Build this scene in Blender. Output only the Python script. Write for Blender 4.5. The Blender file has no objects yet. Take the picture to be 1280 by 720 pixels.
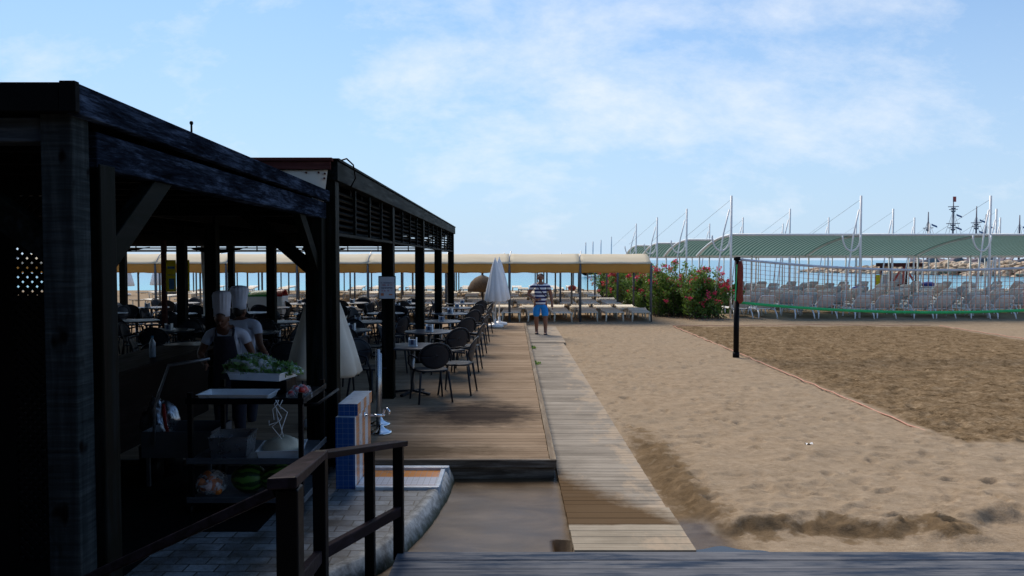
import bpy, math, random
import numpy as np
from mathutils import Vector, Matrix, noise as mnoise
R = math.radians
random.seed(7); RNG = np.random.default_rng(11)
SC = bpy.context.scene
COL = SC.collection
# ------------------------------------------------------------------ camera
H = 2.2; F = 950.0; PITCH = math.atan(35 / F)
cd = bpy.data.cameras.new('camera'); cam = bpy.data.objects.new('camera', cd); COL.objects.link(cam)
cd.sensor_width = 36; cd.lens = 36 * F / 1280; cd.clip_start = 0.05; cd.clip_end = 9000
cam.location = (0, 0, H); cam.rotation_euler = (R(90) - PITCH, 0, 0); SC.camera = cam
# ------------------------------------------------------------------ world and sun
SUN_EL, SUN_AZ = R(50), R(-24)          # azimuth measured from +Y towards +X : sun is beyond the beach, to the left
w = bpy.data.worlds.new('World'); SC.world = w; w.use_nodes = True
nt = w.node_tree; nt.nodes.clear()
def N(t, typ, **kw):
    n = t.nodes.new(typ)
    for k, v in kw.items(): setattr(n, k, v)
    return n
def L(t, a, b): t.links.new(a, b)
out = N(nt, 'ShaderNodeOutputWorld'); bg = N(nt, 'ShaderNodeBackground'); bg.inputs[1].default_value = 0.080
sky = N(nt, 'ShaderNodeTexSky'); sky.sky_type = 'NISHITA'; sky.sun_disc = False
sky.sun_elevation = SUN_EL; sky.sun_rotation = SUN_AZ; sky.air_density = 1.0; sky.dust_density = 0.6; sky.ozone_density = 3.0
tint = N(nt, 'ShaderNodeMix', data_type='RGBA', blend_type='MULTIPLY'); tint.inputs[0].default_value = 1
tint.inputs[7].default_value = (0.70, 0.99, 1.18, 1)
L(nt, sky.outputs[0], tint.inputs[6])
def M2(t, op, a, b=None, clamp=False):
    n = N(t, 'ShaderNodeMath', operation=op); n.use_clamp = clamp
    for i, v in enumerate((a, b)):
        if v is None: continue
        if isinstance(v, (int, float)): n.inputs[i].default_value = v
        else: L(t, v, n.inputs[i])
    return n.outputs[0]
tc = N(nt, 'ShaderNodeTexCoord'); sp = N(nt, 'ShaderNodeSeparateXYZ'); L(nt, tc.outputs['Generated'], sp.inputs[0])
zz = M2(nt, 'ADD', M2(nt, 'MAXIMUM', sp.outputs[2], 0.0), 0.62)
cx = M2(nt, 'DIVIDE', sp.outputs[0], zz); cy = M2(nt, 'DIVIDE', sp.outputs[1], zz)
cv = N(nt, 'ShaderNodeCombineXYZ'); L(nt, cx, cv.inputs[0]); L(nt, cy, cv.inputs[1])
n1 = N(nt, 'ShaderNodeTexNoise'); n1.inputs['Scale'].default_value = 6.4; n1.inputs['Detail'].default_value = 9
n1.inputs['Roughness'].default_value = 0.66; n1.inputs['Distortion'].default_value = 0.1
mp = N(nt, 'ShaderNodeMapping'); mp.inputs['Location'].default_value = (3.1, 7.4, 1.0); mp.inputs['Scale'].default_value = (0.8, 1.15, 1)
L(nt, cv.outputs[0], mp.inputs[0]); L(nt, mp.outputs[0], n1.inputs[0])
def blob(dx, dz, sx, sz, amp):          # soft region of the sky, a direction in the real sky dome
    # direction ratio x/y and z/y
    a = M2(nt, 'DIVIDE', M2(nt, 'SUBTRACT', M2(nt, 'DIVIDE', sp.outputs[0], M2(nt, 'MAXIMUM', sp.outputs[1], .05)), dx), sx)
    b = M2(nt, 'DIVIDE', M2(nt, 'SUBTRACT', M2(nt, 'DIVIDE', sp.outputs[2], M2(nt, 'MAXIMUM', sp.outputs[1], .05)), dz), sz)
    r2 = M2(nt, 'ADD', M2(nt, 'MULTIPLY', a, a), M2(nt, 'MULTIPLY', b, b))
    return M2(nt, 'MULTIPLY', M2(nt, 'EXPONENT', M2(nt, 'MULTIPLY', r2, -1.0)), amp)
bl = blob(-0.10, 0.27, 0.13, 0.085, 0.20)
for q in ((0.24, 0.22, 0.30, 0.075, 0.22), (0.15, 0.33, 0.35, 0.05, 0.20), (0.50, 0.20, 0.30, 0.06, 0.12), (-0.03, 0.335, 0.10, 0.04, 0.15), (0.06, 0.11, 0.12, 0.025, 0.10)):
    bl = M2(nt, 'MAXIMUM', bl, blob(*q))
cm = N(nt, 'ShaderNodeMapRange'); cm.inputs[1].default_value = 0.54; cm.inputs[2].default_value = 0.86
L(nt, M2(nt, 'ADD', n1.outputs[0], bl), cm.inputs[0])
cmix = N(nt, 'ShaderNodeMix', data_type='RGBA'); cmix.inputs[7].default_value = (7.6, 8.0, 8.6, 1)
L(nt, M2(nt, 'MULTIPLY', cm.outputs[0], 0.66, True), cmix.inputs[0]); L(nt, tint.outputs[2], cmix.inputs[6])
# pale sea haze towards the horizon
hz = N(nt, 'ShaderNodeMapRange'); hz.inputs[1].default_value = 0.0; hz.inputs[2].default_value = 0.42; hz.inputs[3].default_value = 0.95; hz.inputs[4].default_value = 0.08
L(nt, sp.outputs[2], hz.inputs[0])
hmix = N(nt, 'ShaderNodeMix', data_type='RGBA'); hmix.inputs[7].default_value = (4.7, 6.0, 7.6, 1)
L(nt, hz.outputs[0], hmix.inputs[0]); L(nt, tint.outputs[2], hmix.inputs[6]); L(nt, hmix.outputs[2], cmix.inputs[6])
L(nt, cmix.outputs[2], bg.inputs[0]); L(nt, bg.outputs[0], out.inputs[0])
sd = bpy.data.lights.new('sun', 'SUN'); sd.energy = 2.8; sd.angle = R(34); sd.color = (1, .88, .74)
sun = bpy.data.objects.new('sun', sd); COL.objects.link(sun)
sdir = Vector((math.sin(SUN_AZ) * math.cos(SUN_EL), math.cos(SUN_AZ) * math.cos(SUN_EL), math.sin(SUN_EL)))
sun.rotation_euler = sdir.to_track_quat('Z', 'Y').to_euler()
SC.view_settings.view_transform = 'Standard'; SC.view_settings.look = 'None'; SC.view_settings.gamma = 1
SC.view_settings.exposure = 0.62; SC.view_settings.use_curve_mapping = False
SC.cycles.max_bounces = 6; SC.cycles.diffuse_bounces = 3; SC.cycles.transparent_max_bounces = 12
SC.cycles.use_denoising = True

def G(px, py, z=0.0):
    d = Vector(((px - 640) / F, math.cos(PITCH) + (360 - py) / F * math.sin(PITCH), -math.sin(PITCH) + (360 - py) / F * math.cos(PITCH)))
    t = (z - H) / d.z
    return Vector((0, 0, H)) + d * t
# ------------------------------------------------------------------ materials
class Mat:
    def __init__(s, name, rough=0.6, base=(.5, .5, .5), metal=0, spec=None):
        s.m = bpy.data.materials.new(name); s.m.use_nodes = True; s.t = s.m.node_tree
        s.p = s.t.nodes['Principled BSDF']; s.p.inputs['Base Color'].default_value = (*base, 1)
        s.p.inputs['Roughness'].default_value = rough; s.p.inputs['Metallic'].default_value = metal
        if spec is not None: s.p.inputs['Specular IOR Level'].default_value = spec
    def coord(s, kind='Object', scale=(1, 1, 1)):
        if kind == 'World': o = N(s.t, 'ShaderNodeNewGeometry').outputs['Position']
        else: o = N(s.t, 'ShaderNodeTexCoord').outputs[kind]
        m = N(s.t, 'ShaderNodeMapping'); m.inputs['Scale'].default_value = scale; L(s.t, o, m.inputs[0]); return m.outputs[0]
    def noise(s, c, scale, detail=4, rough=.55, dist=0):
        n = N(s.t, 'ShaderNodeTexNoise'); L(s.t, c, n.inputs[0]); n.inputs['Scale'].default_value = scale
        n.inputs['Detail'].default_value = detail; n.inputs['Roughness'].default_value = rough; n.inputs['Distortion'].default_value = dist
        return n.outputs[0]
    def ramp(s, v, stops):
        r = N(s.t, 'ShaderNodeValToRGB'); L(s.t, v, r.inputs[0]); e = r.color_ramp.elements
        while len(e) < len(stops): e.new(.5)
        for i, (p, c) in enumerate(stops): e[i].position = p; e[i].color = (*c, 1) if len(c) == 3 else c
        return r.outputs[0]
    def mix(s, f, a, b, mode='MIX'):
        n = N(s.t, 'ShaderNodeMix', data_type='RGBA', blend_type=mode)
        for i, v in ((0, f), (6, a), (7, b)):
            if hasattr(v, 'is_output') or isinstance(v, bpy.types.NodeSocket): L(s.t, v, n.inputs[i])
            elif i == 0: n.inputs[0].default_value = v
            else: n.inputs[i].default_value = (*v, 1)
        return n.outputs[2]
    def math(s, op, a, b=None, clamp=False): return M2(s.t, op, a, b, clamp)
    def rng(s, v, a, b, c=0, d=1):
        n = N(s.t, 'ShaderNodeMapRange'); L(s.t, v, n.inputs[0])
        for i, x in enumerate((a, b, c, d)): n.inputs[i + 1].default_value = x
        return n.outputs[0]
    def sep(s, c):
        n = N(s.t, 'ShaderNodeSeparateXYZ'); L(s.t, c, n.inputs[0]); return n.outputs
    def comb(s, x=0, y=0, z=0):
        n = N(s.t, 'ShaderNodeCombineXYZ')
        for i, v in enumerate((x, y, z)):
            if isinstance(v, (int, float)): n.inputs[i].default_value = v
            else: L(s.t, v, n.inputs[i])
        return n.outputs[0]
    def attr(s, name):
        n = N(s.t, 'ShaderNodeAttribute'); n.attribute_name = name; return n.outputs['Fac']
    def white(s, v):
        n = N(s.t, 'ShaderNodeTexWhiteNoise', noise_dimensions='1D'); L(s.t, v, n.inputs['W']); return n.outputs[0]
    def orand(s): return N(s.t, 'ShaderNodeObjectInfo').outputs['Random']
    def color(s, v): L(s.t, v, s.p.inputs['Base Color']); return s
    def roughn(s, v): L(s.t, v, s.p.inputs['Roughness']); return s
    def bump(s, v, strength=.3, dist=.01):
        n = N(s.t, 'ShaderNodeBump'); n.inputs['Strength'].default_value = strength; n.inputs['Distance'].default_value = dist
        L(s.t, v, n.inputs['Height']); L(s.t, n.outputs[0], s.p.inputs['Normal']); return s
    def translucent(s, f, col):
        tr = N(s.t, 'ShaderNodeBsdfTranslucent'); mx = N(s.t, 'ShaderNodeMixShader'); mx.inputs[0].default_value = f
        if isinstance(col, tuple): tr.inputs[0].default_value = (*col, 1)
        else: L(s.t, col, tr.inputs[0])
        o = s.t.nodes['Material Output']; L(s.t, s.p.outputs[0], mx.inputs[1]); L(s.t, tr.outputs[0], mx.inputs[2]); L(s.t, mx.outputs[0], o.inputs[0]); return s

def simple(name, c, rough=.6, metal=0, var=.15, nscale=6, bumpv=0.0, spec=None):
    m = Mat(name, rough, c, metal, spec); co = m.coord('Object')
    n = m.noise(co, nscale, 5, .6)
    lo = tuple(x * (1 - var) for x in c); hi = tuple(min(1, x * (1 + var)) for x in c)
    m.color(m.ramp(n, [(.3, lo), (.7, hi)]))
    m.roughn(m.rng(m.noise(co, nscale * 2.3, 3), .3, .7, max(.03, rough - .08), min(1, rough + .08)))
    if bumpv: m.bump(m.noise(co, nscale * 5, 4), bumpv, .004)
    return m.m

def timber(name, lo, hi, wear, axis='X', rough=.5, wearamt=.55, spec=.03):
    m = Mat(name, rough, spec=spec); sc = {'X': (1.2, 16, 16), 'Y': (16, 1.2, 16), 'Z': (16, 16, 1.2)}[axis]
    c = m.coord('World', sc); g = m.noise(c, 1.3, 7, .65, .6)
    base = m.ramp(g, [(.3, lo), (.7, hi)])
    p = m.noise(m.coord('World', tuple(1 if s > 5 else .35 for s in sc)), 4.2, 6, .7)
    msk = m.rng(m.math('MULTIPLY', p, g), .25, .40, 0, wearamt)
    m.color(m.mix(msk, base, wear)); m.roughn(m.rng(g, .3, .7, rough - .1, rough + .15)); m.bump(g, .35, .004)
    return m.m
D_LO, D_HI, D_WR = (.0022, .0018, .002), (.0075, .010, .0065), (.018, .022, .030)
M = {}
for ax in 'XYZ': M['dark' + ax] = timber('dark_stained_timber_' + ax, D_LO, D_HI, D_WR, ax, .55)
M['faded'] = timber('faded_timber', (.028, .038, .048), (.07, .09, .11), (.12, .145, .17), 'X', .6, .7)
def worn_sky_tint():
    m = Mat('worn_sky_tinted_timber', .6, spec=.0); g = m.noise(m.coord('World', (16, 1.5, 16)), 1.6, 8, .7, .5)
    p = m.noise(m.coord('World', (1, .75, 4.2)), 2.0, 9, .74, .7); q = m.noise(m.coord('World', (2, 3.5, 45)), 1.5, 7, .75, .4)
    v = m.math('ADD', m.math('MULTIPLY', p, .55), m.math('MULTIPLY', q, .45))
    col = m.ramp(v, [(.40, (.004, .005, .008)), (.49, (.014, .020, .034)), (.56, (.045, .066, .11)), (.64, (.10, .14, .21))])  # real wear, with the sky's reflection painted into its blue tones
    m.color(m.mix(m.rng(g, .46, .62, 0, .6), col, (.003, .0035, .005))); m.bump(g, .6, .006); return m.m
M['skywornY'] = worn_sky_tint()
M['redcap'] = timber('red_brown_timber', (.05, .018, .016), (.10, .035, .032), (.16, .08, .07), 'X', .5, .3)
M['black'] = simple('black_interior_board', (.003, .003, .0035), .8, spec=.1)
M['blackpaint'] = simple('black_paint', (.005, .0052, .006), .45, spec=.08)

def planks(name, lo, hi, pitch, axis, stain_or_sheen=None, rough=.6):
    """weathered boards lying across the walk; each board has its own tone, grain runs along it"""
    m = Mat(name, rough, spec=.0); w_ = m.coord('World'); s = m.sep(w_)
    along, across = (s[0], s[1]) if axis == 'X' else (s[1], s[0])
    idx = m.math('FLOOR', m.math('DIVIDE', across, pitch))
    rnd = m.white(idx)
    gc = m.comb(m.math('ADD', m.math('MULTIPLY', along, 1.6), m.math('MULTIPLY', rnd, 37.)), m.math('MULTIPLY', across, 38.), 0)
    g = m.noise(gc, 1.0, 7, .65, .4)
    v = m.math('ADD', m.math('MULTIPLY', rnd, .22), m.math('MULTIPLY', g, .92))
    col = m.ramp(v, [(.28, lo), (.62, tuple((a + b) / 2 for a, b in zip(lo, hi))), (.95, hi)])
    blot = m.noise(m.coord('World', (.8, .9, 1)), 1.1, 6, .65)
    col = m.mix(m.rng(blot, .45, .75, 0, .55), col, tuple(x * .5 for x in lo))
    if stain_or_sheen: col = stain_or_sheen(m, s, col, g)
    m.color(col); m.bump(g, .4, .003); m.roughn(m.rng(blot, .3, .7, rough + .1, rough - .15))
    return m
def gauss(m, s, x0, y0, sx, sy, rag):
    a = m.math('DIVIDE', m.math('SUBTRACT', s[0], x0), sx); b = m.math('DIVIDE', m.math('SUBTRACT', s[1], y0), sy)
    r = m.math('SQRT', m.math('ADD', m.math('MULTIPLY', a, a), m.math('MULTIPLY', b, b)))
    return m.rng(m.math('ADD', r, m.math('MULTIPLY', rag, 1.7)), 1.35, 2.1, 1, 0)
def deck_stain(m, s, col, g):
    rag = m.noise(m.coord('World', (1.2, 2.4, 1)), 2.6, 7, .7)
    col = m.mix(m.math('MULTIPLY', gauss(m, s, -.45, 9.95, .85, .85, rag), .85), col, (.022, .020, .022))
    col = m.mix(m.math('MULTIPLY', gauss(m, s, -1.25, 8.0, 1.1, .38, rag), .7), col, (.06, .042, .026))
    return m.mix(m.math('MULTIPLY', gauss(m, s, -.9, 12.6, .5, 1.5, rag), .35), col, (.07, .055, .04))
def walk_stain(m, s, col, g):
    dr = m.noise(m.coord('World', (1.5, .8, 1)), 2.4, 8, .72)
    ed_ = m.math('MULTIPLY', m.rng(s[0], .75, 1.36), .22)
    col = m.mix(m.rng(m.math('ADD', dr, ed_), .62, .74, 0, .75), col, (.40, .32, .235))
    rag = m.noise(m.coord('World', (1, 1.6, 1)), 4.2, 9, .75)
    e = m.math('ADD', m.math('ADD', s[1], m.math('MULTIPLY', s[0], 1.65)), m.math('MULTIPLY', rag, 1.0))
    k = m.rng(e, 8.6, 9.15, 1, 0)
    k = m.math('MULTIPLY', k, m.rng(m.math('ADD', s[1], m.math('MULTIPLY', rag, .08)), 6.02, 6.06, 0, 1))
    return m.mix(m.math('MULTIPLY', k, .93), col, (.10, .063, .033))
M['deck'] = planks('weathered_deck_boards', (.19, .135, .09), (.45, .345, .245), .14, 'X', deck_stain).m
M['walk'] = planks('pale_boardwalk_boards', (.18, .158, .13), (.43, .385, .325), .105, 'X', walk_stain).m
M['ramp'] = planks('ramp_boards', (.25, .215, .165), (.52, .46, .37), .14, 'X', walk_stain).m
def plat_sky_sheen(m, s, col, g):
    p = m.noise(m.coord('World', (.5, 4, 1)), 1.8, 7, .7)
    return m.mix(m.rng(p, .46, .60, 0, .85), col, (.022, .040, .072))  # blue patches paint the sky's reflection into the board colour
M['platform'] = planks('blue_grey_sky_sheen_boards', (.075, .085, .105), (.25, .255, .27), .15, 'X', plat_sky_sheen, .5).m
M['decktrim'] = timber('deck_edge_timber', (.13, .10, .07), (.26, .205, .145), (.32, .28, .22), 'Y', .6)
M['deckface'] = timber('deck_front_timber', (.07, .055, .042), (.22, .18, .14), (.32, .29, .25), 'X', .6, .8)

# sand
def sand_mat():
    m = Mat('beach_sand', .95, spec=.0); c = m.coord('World')
    n1, n2, n3 = m.noise(c, .55, 6, .6), m.noise(c, 5.5, 7, .68), m.noise(c, 90, 3, .6)
    dry = m.ramp(n2, [(.3, (.255, .195, .132)), (.55, (.345, .27, .19)), (.75, (.42, .335, .245))])
    dry = m.mix(m.rng(n1, .35, .7, 0, .45), dry, (.33, .275, .205))
    n4 = m.noise(m.coord('World', (1, 1.7, 1)), 14, 6, .75)
    dry = m.mix(m.rng(n4, .52, .68, 0, .55), dry, (.19, .135, .085)); dry = m.mix(m.rng(n4, .44, .34, 0, .4), dry, (.52, .43, .32))
    court = m.ramp(m.math('ADD', m.math('MULTIPLY', m.noise(c, 3.4, 9, .8), .55), m.math('MULTIPLY', n4, .45)), [(.38, (.06, .040, .021)), (.5, (.19, .135, .080)), (.62, (.34, .26, .17))])
    wet = m.ramp(n2, [(.3, (.085, .058, .032)), (.7, (.23, .168, .105))])
    mud = m.ramp(m.noise(m.coord('World', (1, 2.2, 1)), 1.6, 6, .6, .8), [(.3, (.045, .029, .016)), (.5, (.075, .050, .028)), (.72, (.12, .083, .050))])
    aw, ac, am = m.attr('wet'), m.attr('court'), m.attr('mud')
    col = m.mix(ac, dry, court)
    rg = m.math('ADD', aw, m.math('MULTIPLY', m.math('SUBTRACT', n2, .5), 1.6))
    col = m.mix(m.rng(rg, .42, .68), col, wet)
    col = m.mix(am, col, mud)
    col = m.mix(.22, col, m.ramp(n3, [(.3, (.05, .04, .03)), (.7, (.55, .47, .37))]), 'OVERLAY')
    m.color(col)
    r = m.math('SUBTRACT', .95, m.math('MULTIPLY', am, m.rng(n1, .35, .65, .68, .45)))
    m.roughn(m.math('SUBTRACT', r, m.math('MULTIPLY', m.rng(rg, .35, .75), .12)))
    sp_ = m.rng(am, 0, 1, .0, .24); L(m.t, sp_, m.p.inputs['Specular IOR Level'])
    b = m.math('MULTIPLY', m.math('ADD', m.math('MULTIPLY', n2, 1.0), m.math('MULTIPLY', n3, .35)), m.math('SUBTRACT', 1.0, m.math('MULTIPLY', am, .93)))
    m.bump(b, .55, .03)
    return m.m
M['sand'] = sand_mat()
def sea_mat():
    m = Mat('sea_water', .2, (.03, .16, .22), spec=.2); c = m.coord('World', (.35, 1, 1)); n = m.noise(c, .7, 6, .65)
    y = m.sep(m.coord('World'))[1]
    m.color(m.mix(m.rng(y, 62, 130), (.10, .40, .46), (.05, .25, .38))); m.bump(n, .4, .2); return m.m
M['sea'] = sea_mat()
def brick_mat():
    m = Mat('grey_paving_bricks', .55); c = m.coord('World')
    b = N(m.t, 'ShaderNodeTexBrick'); L(m.t, c, b.inputs[0]); b.inputs['Scale'].default_value = 1; b.inputs['Brick Width'].default_value = .21
    b.inputs['Row Height'].default_value = .125; b.inputs['Mortar Size'].default_value = .006; b.inputs['Color1'].default_value = (.12, .13, .14, 1)
    b.inputs['Color2'].default_value = (.25, .27, .28, 1); b.inputs['Mortar'].default_value = (.035, .03, .022, 1); b.inputs['Bias'].default_value = -.1
    n = m.noise(c, 2.2, 7, .7); n2 = m.noise(c, 30, 4, .6)
    col = m.mix(m.rng(n, .42, .62, 0, .85), b.outputs[0], (.05, .043, .032)); col = m.mix(.3, col, m.ramp(n2, [(.3, (.15,) * 3), (.7, (.8,) * 3)]), 'OVERLAY')
    m.color(col); m.roughn(m.rng(n, .3, .7, .6, .35)); m.bump(m.math('SUBTRACT', n2, m.math('MULTIPLY', b.outputs['Fac'], 1.5)), .5, .006); return m.m
M['paving'] = brick_mat()
def kerb_mat():
    m = Mat('mossy_concrete', .8); c = m.coord('World'); n = m.noise(c, 13, 8, .7); z = m.sep(c)[2]
    col = m.ramp(n, [(.36, (.13, .13, .125)), (.5, (.24, .25, .25)), (.64, (.36, .375, .375))])
    k = m.rng(m.math('ADD', z, m.math('MULTIPLY', n, .12)), .06, .15, 1, 0)
    m.color(m.mix(k, col, (.03, .034, .012))); m.bump(n, .5, .004); return m.m
M['kerb'] = kerb_mat()
def tile_mat(name, c1, grout, size, stripes=None, axis=1):
    m = Mat(name, .25); c = m.coord('World'); s = m.sep(c)
    def ln(v):
        f = m.math('FRACT', m.math('DIVIDE', v, size)); return m.math('LESS_THAN', f, .06)
    g = m.math('MAXIMUM', ln(s[2 if axis != 2 else 1]), m.math('MAXIMUM', ln(s[0]), 0) if axis == 0 else ln(s[1] if axis == 1 else s[0]))
    col = c1
    if stripes:
        base, width, a, b_ = stripes
        k = m.math('GREATER_THAN', m.math('FRACT', m.math('DIVIDE', m.math('SUBTRACT', s[1], base), width)), .5)
        col = m.mix(k, a, b_)
    n = m.noise(c, 5, 7, .7)
    col = m.mix(m.rng(n, .56, .68, 0, .7), col, tuple(x * .35 for x in (c1 if not stripes else (.3, .2, .15)))) if True else col
    m.color(m.mix(g, col, grout)); m.bump(g, -.3, .002); return m.m
M['bluetile'] = tile_mat('blue_glazed_tile', (.012, .075, .27), (.14, .22, .36), .048, None, 0)
M['stripetile'] = tile_mat('orange_white_wall_tile', (.5, .5, .5), (.45, .42, .4), .05, (6.9, .28, (.62, .27, .12), (.6, .63, .66)), 1)
M['floortile'] = tile_mat('orange_white_floor_tile', (.5, .5, .5), (.30, .28, .26), .055, (6.91, .52, (.62, .62, .66), (.66, .25, .04)), 2)
M['whitetile'] = simple('white_tile_edge', (.5, .55, .6), .35, var=.2, nscale=9)
M['steel'] = simple('brushed_steel', (.36, .38, .41), .3, .9, .1)
M['whitecloth'] = simple('white_parasol_cloth', (.78, .79, .80), .85, 0, .06, 6, .3)
M['enamel'] = simple('pale_steel_pan', (.74, .79, .84), .35, .2, .12)
M['galv'] = simple('galvanised_grey_post', (.09, .10, .115), .45, .3, .15)
M['chrome'] = simple('chrome', (.7, .72, .75), .12, 1, .05)
M['white'] = simple('white_plastic', (.80, .81, .81), .38, 0, .1, 3)
M['whitepaint'] = simple('white_painted_steel', (.78, .79, .79), .4, 0, .08, 3)
M['slate'] = simple('dark_slate_plastic', (.014, .017, .024), .5, 0, .2, 4, spec=.2)
M['slatetop'] = simple('dark_slate_table_top', (.030, .037, .05), .38, 0, .15, 4)
M['alu'] = simple('anodised_aluminium', (.35, .36, .38), .35, .8, .1)
M['cream'] = simple('cream_canvas', (.60, .57, .49), .85, 0, .12, 3, .3)
M['skin'] = simple('tanned_skin', (.24, .105, .062), .55, 0, .08, 14)
M['skin2'] = simple('brown_skin', (.13, .058, .035), .55, 0, .08, 14)
M['hair'] = simple('black_hair', (.012, .010, .009), .6, 0, .3, 60, .5)
M['bluecloth'] = simple('bright_blue_cotton', (.012, .26, .72), .85, 0, .15, 9, .3)
M['navy'] = simple('navy_cotton', (.010, .012, .028), .85, 0, .15, 9, .3)
M['chefwhite'] = simple('chef_white_cotton', (.55, .62, .78), .85, 0, .08, 9, .3)
M['eye'] = simple('eye_dark', (.02, .015, .012), .2)
M['red'] = simple('red_plastic', (.42, .025, .02), .4)
M['green'] = simple('green_plastic', (.03, .30, .06), .4)
M['rope'] = simple('orange_court_rope', (.52, .27, .19), .8)
M['rock'] = Mat('breakwater_rock', .9).m
def rock_mat():
    m = Mat('breakwater_limestone', .9); c = m.coord('World'); n = m.noise(c, .8, 7, .7)
    m.color(m.ramp(n, [(.3, (.22, .14, .085)), (.5, (.50, .38, .26)), (.66, (.66, .57, .45))])); m.bump(n, .8, .3); return m.m
M['rock'] = rock_mat()
def stripe_shirt():
    m = Mat('navy_white_striped_jersey', .85); z = m.sep(m.coord('Object'))[2]
    k = m.math('GREATER_THAN', m.math('FRACT', m.math('DIVIDE', m.math('ADD', z, m.math('MULTIPLY', m.noise(m.coord('Object'), 6), .02)), .105)), .5)
    m.color(m.mix(k, (.010, .016, .11), (.70, .73, .80))); return m.m
M['jersey'] = stripe_shirt()
def beige_fabric():
    m = Mat('beige_shade_fabric', .85); c = m.coord('Object'); n = m.noise(m.coord('Object', (.6, 3, 1)), 1.2, 6, .6)
    col = m.ramp(n, [(.3, (.74, .66, .47)), (.7, (.82, .75, .57))]); m.color(col); m.bump(n, .2, .02)
    m.translucent(.30, (.70, .48, .22)); return m.m
M['beige'] = beige_fabric()
def under_fabric():
    m = Mat('ochre_valance_fabric', .85); n = m.noise(m.coord('Object', (.8, 1, 1)), 1.4, 6, .6)
    m.color(m.ramp(n, [(.3, (.62, .40, .11)), (.7, (.72, .49, .15))])); m.translucent(.55, (.85, .55, .14)); return m.m
M['ochre'] = under_fabric()
def green_fabric():
    m = Mat('green_striped_shade_net', .8); c = m.coord('Object'); x = m.sep(c)[0]
    f = m.math('FRACT', m.math('DIVIDE', x, .17)); k = m.math('GREATER_THAN', f, .55)
    n = m.noise(c, 1.2, 5, .6)
    a = m.ramp(n, [(.3, (.035, .115, .098)), (.7, (.055, .155, .135))])
    col = m.mix(k, a, (.27, .38, .35)); m.color(col); m.translucent(.36, col); return m.m
M['greenshade'] = green_fabric()
def leaf_mat(name, lo, hi, tr):
    m = Mat(name, .5); c = m.coord('World'); n = m.noise(c, 2.2, 5, .7); n2 = m.noise(c, 17, 2, .5)
    col = m.ramp(m.math('ADD', m.math('MULTIPLY', n, .5), m.math('MULTIPLY', n2, .5)), [(.36, lo), (.64, hi)]); m.color(col); m.translucent(.3, tr); return m.m
M['leaf'] = leaf_mat('oleander_leaf', (.035, .085, .018), (.17, .28, .055), (.22, .38, .06))
M['petal'] = leaf_mat('oleander_blossom', (.62, .012, .06), (.85, .10, .22), (.8, .06, .14))
M['bark'] = simple('oleander_stem', (.09, .065, .045), .9)
M['lettuce'] = leaf_mat('lettuce_leaf', (.04, .12, .02), (.20, .36, .10), (.2, .4, .08))
M['film'] = None
def film():
    m = Mat('clear_plastic_film', .15, (.85, .9, .95)); m.p.inputs['Transmission Weight'].default_value = .0
    m.p.inputs['Alpha'].default_value = .28; n = m.noise(m.coord('Object'), 14, 5, .7, .8); m.bump(n, .9, .02)
    L(m.t, m.rng(n, .45, .6, .08, .55), m.p.inputs['Alpha']); return m.m
M['film'] = film()
def bench_mat():
    m = Mat('sun_bleached_lounger', .7); c = m.coord('Object'); n = m.noise(c, 5, 5, .6); r = m.orand()
    col = m.ramp(m.math('ADD', m.math('MULTIPLY', n, .5), m.math('MULTIPLY', r, .5)), [(.25, (.58, .53, .43)), (.75, (.80, .76, .65))]); m.color(col); return m.m
M['bench'] = bench_mat()
M['sling'] = simple('pale_grey_sling', (.74, .75, .76), .7, 0, .1, 5)
M['straw'] = simple('dry_straw', (.13, .09, .055), .95, 0, .4, 25, .8)
M['orangefruit'] = simple('orange_peel', (.6, .16, .02), .45)
M['netstring'] = simple('orange_net_string', (.50, .27, .20), .8)
M['nettape'] = simple('white_net_tape', (.55, .62, .72), .6)
M['greentape'] = simple('green_net_tape', (.02, .50, .16), .5)
M['rednet'] = simple('red_bunched_net', (.22, .035, .02), .8, 0, .5, 40, .6)
M['wire'] = simple('grey_cable', (.18, .19, .21), .5)
M['paper'] = simple('notice_paper', (.42, .50, .60), .5, 0, .05)
M['ink'] = simple('blue_grey_ink', (.05, .06, .12), .6)
M['inkred'] = simple('red_ink', (.32, .05, .08), .6)
_m = Mat('yellow_banner_cloth', .7, (.75, .66, .02)); _m.translucent(.5, (.85, .78, .03)); M['yellow'] = _m.m
M['bannerblue'] = simple('banner_blue_print', (.06, .2, .36), .7)
M['counter'] = timber('dark_counter_board', (.008, .006, .0055), (.022, .016, .014), (.035, .03, .03), 'Y', .5, .4)
M['dough'] = simple('pale_dough', (.55, .50, .38), .6, 0, .15, 8, .4)
M['waterglass'] = simple('clear_bottle', (.35, .45, .55), .15)
M['shipwood'] = simple('haze_lightened_spar', (.17, .14, .16), .8)  # ship colour lightened to imitate haze over the distance
M['hull'] = simple('white_hull', (.6, .62, .64), .3)
def melon():
    m = Mat('striped_watermelon_rind', .4); c = m.coord('Object'); s = m.sep(c)
    k = m.math('SINE', m.math('ADD', m.math('MULTIPLY', m.math('ARCTAN2', s[2], s[1]), 9.), m.math('MULTIPLY', m.noise(c, 12, 4), 6.)))
    m.color(m.mix(m.rng(k, -.2, .3), (.10, .24, .04), (.012, .05, .012))); return m.m
M['melon'] = melon()
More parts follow.
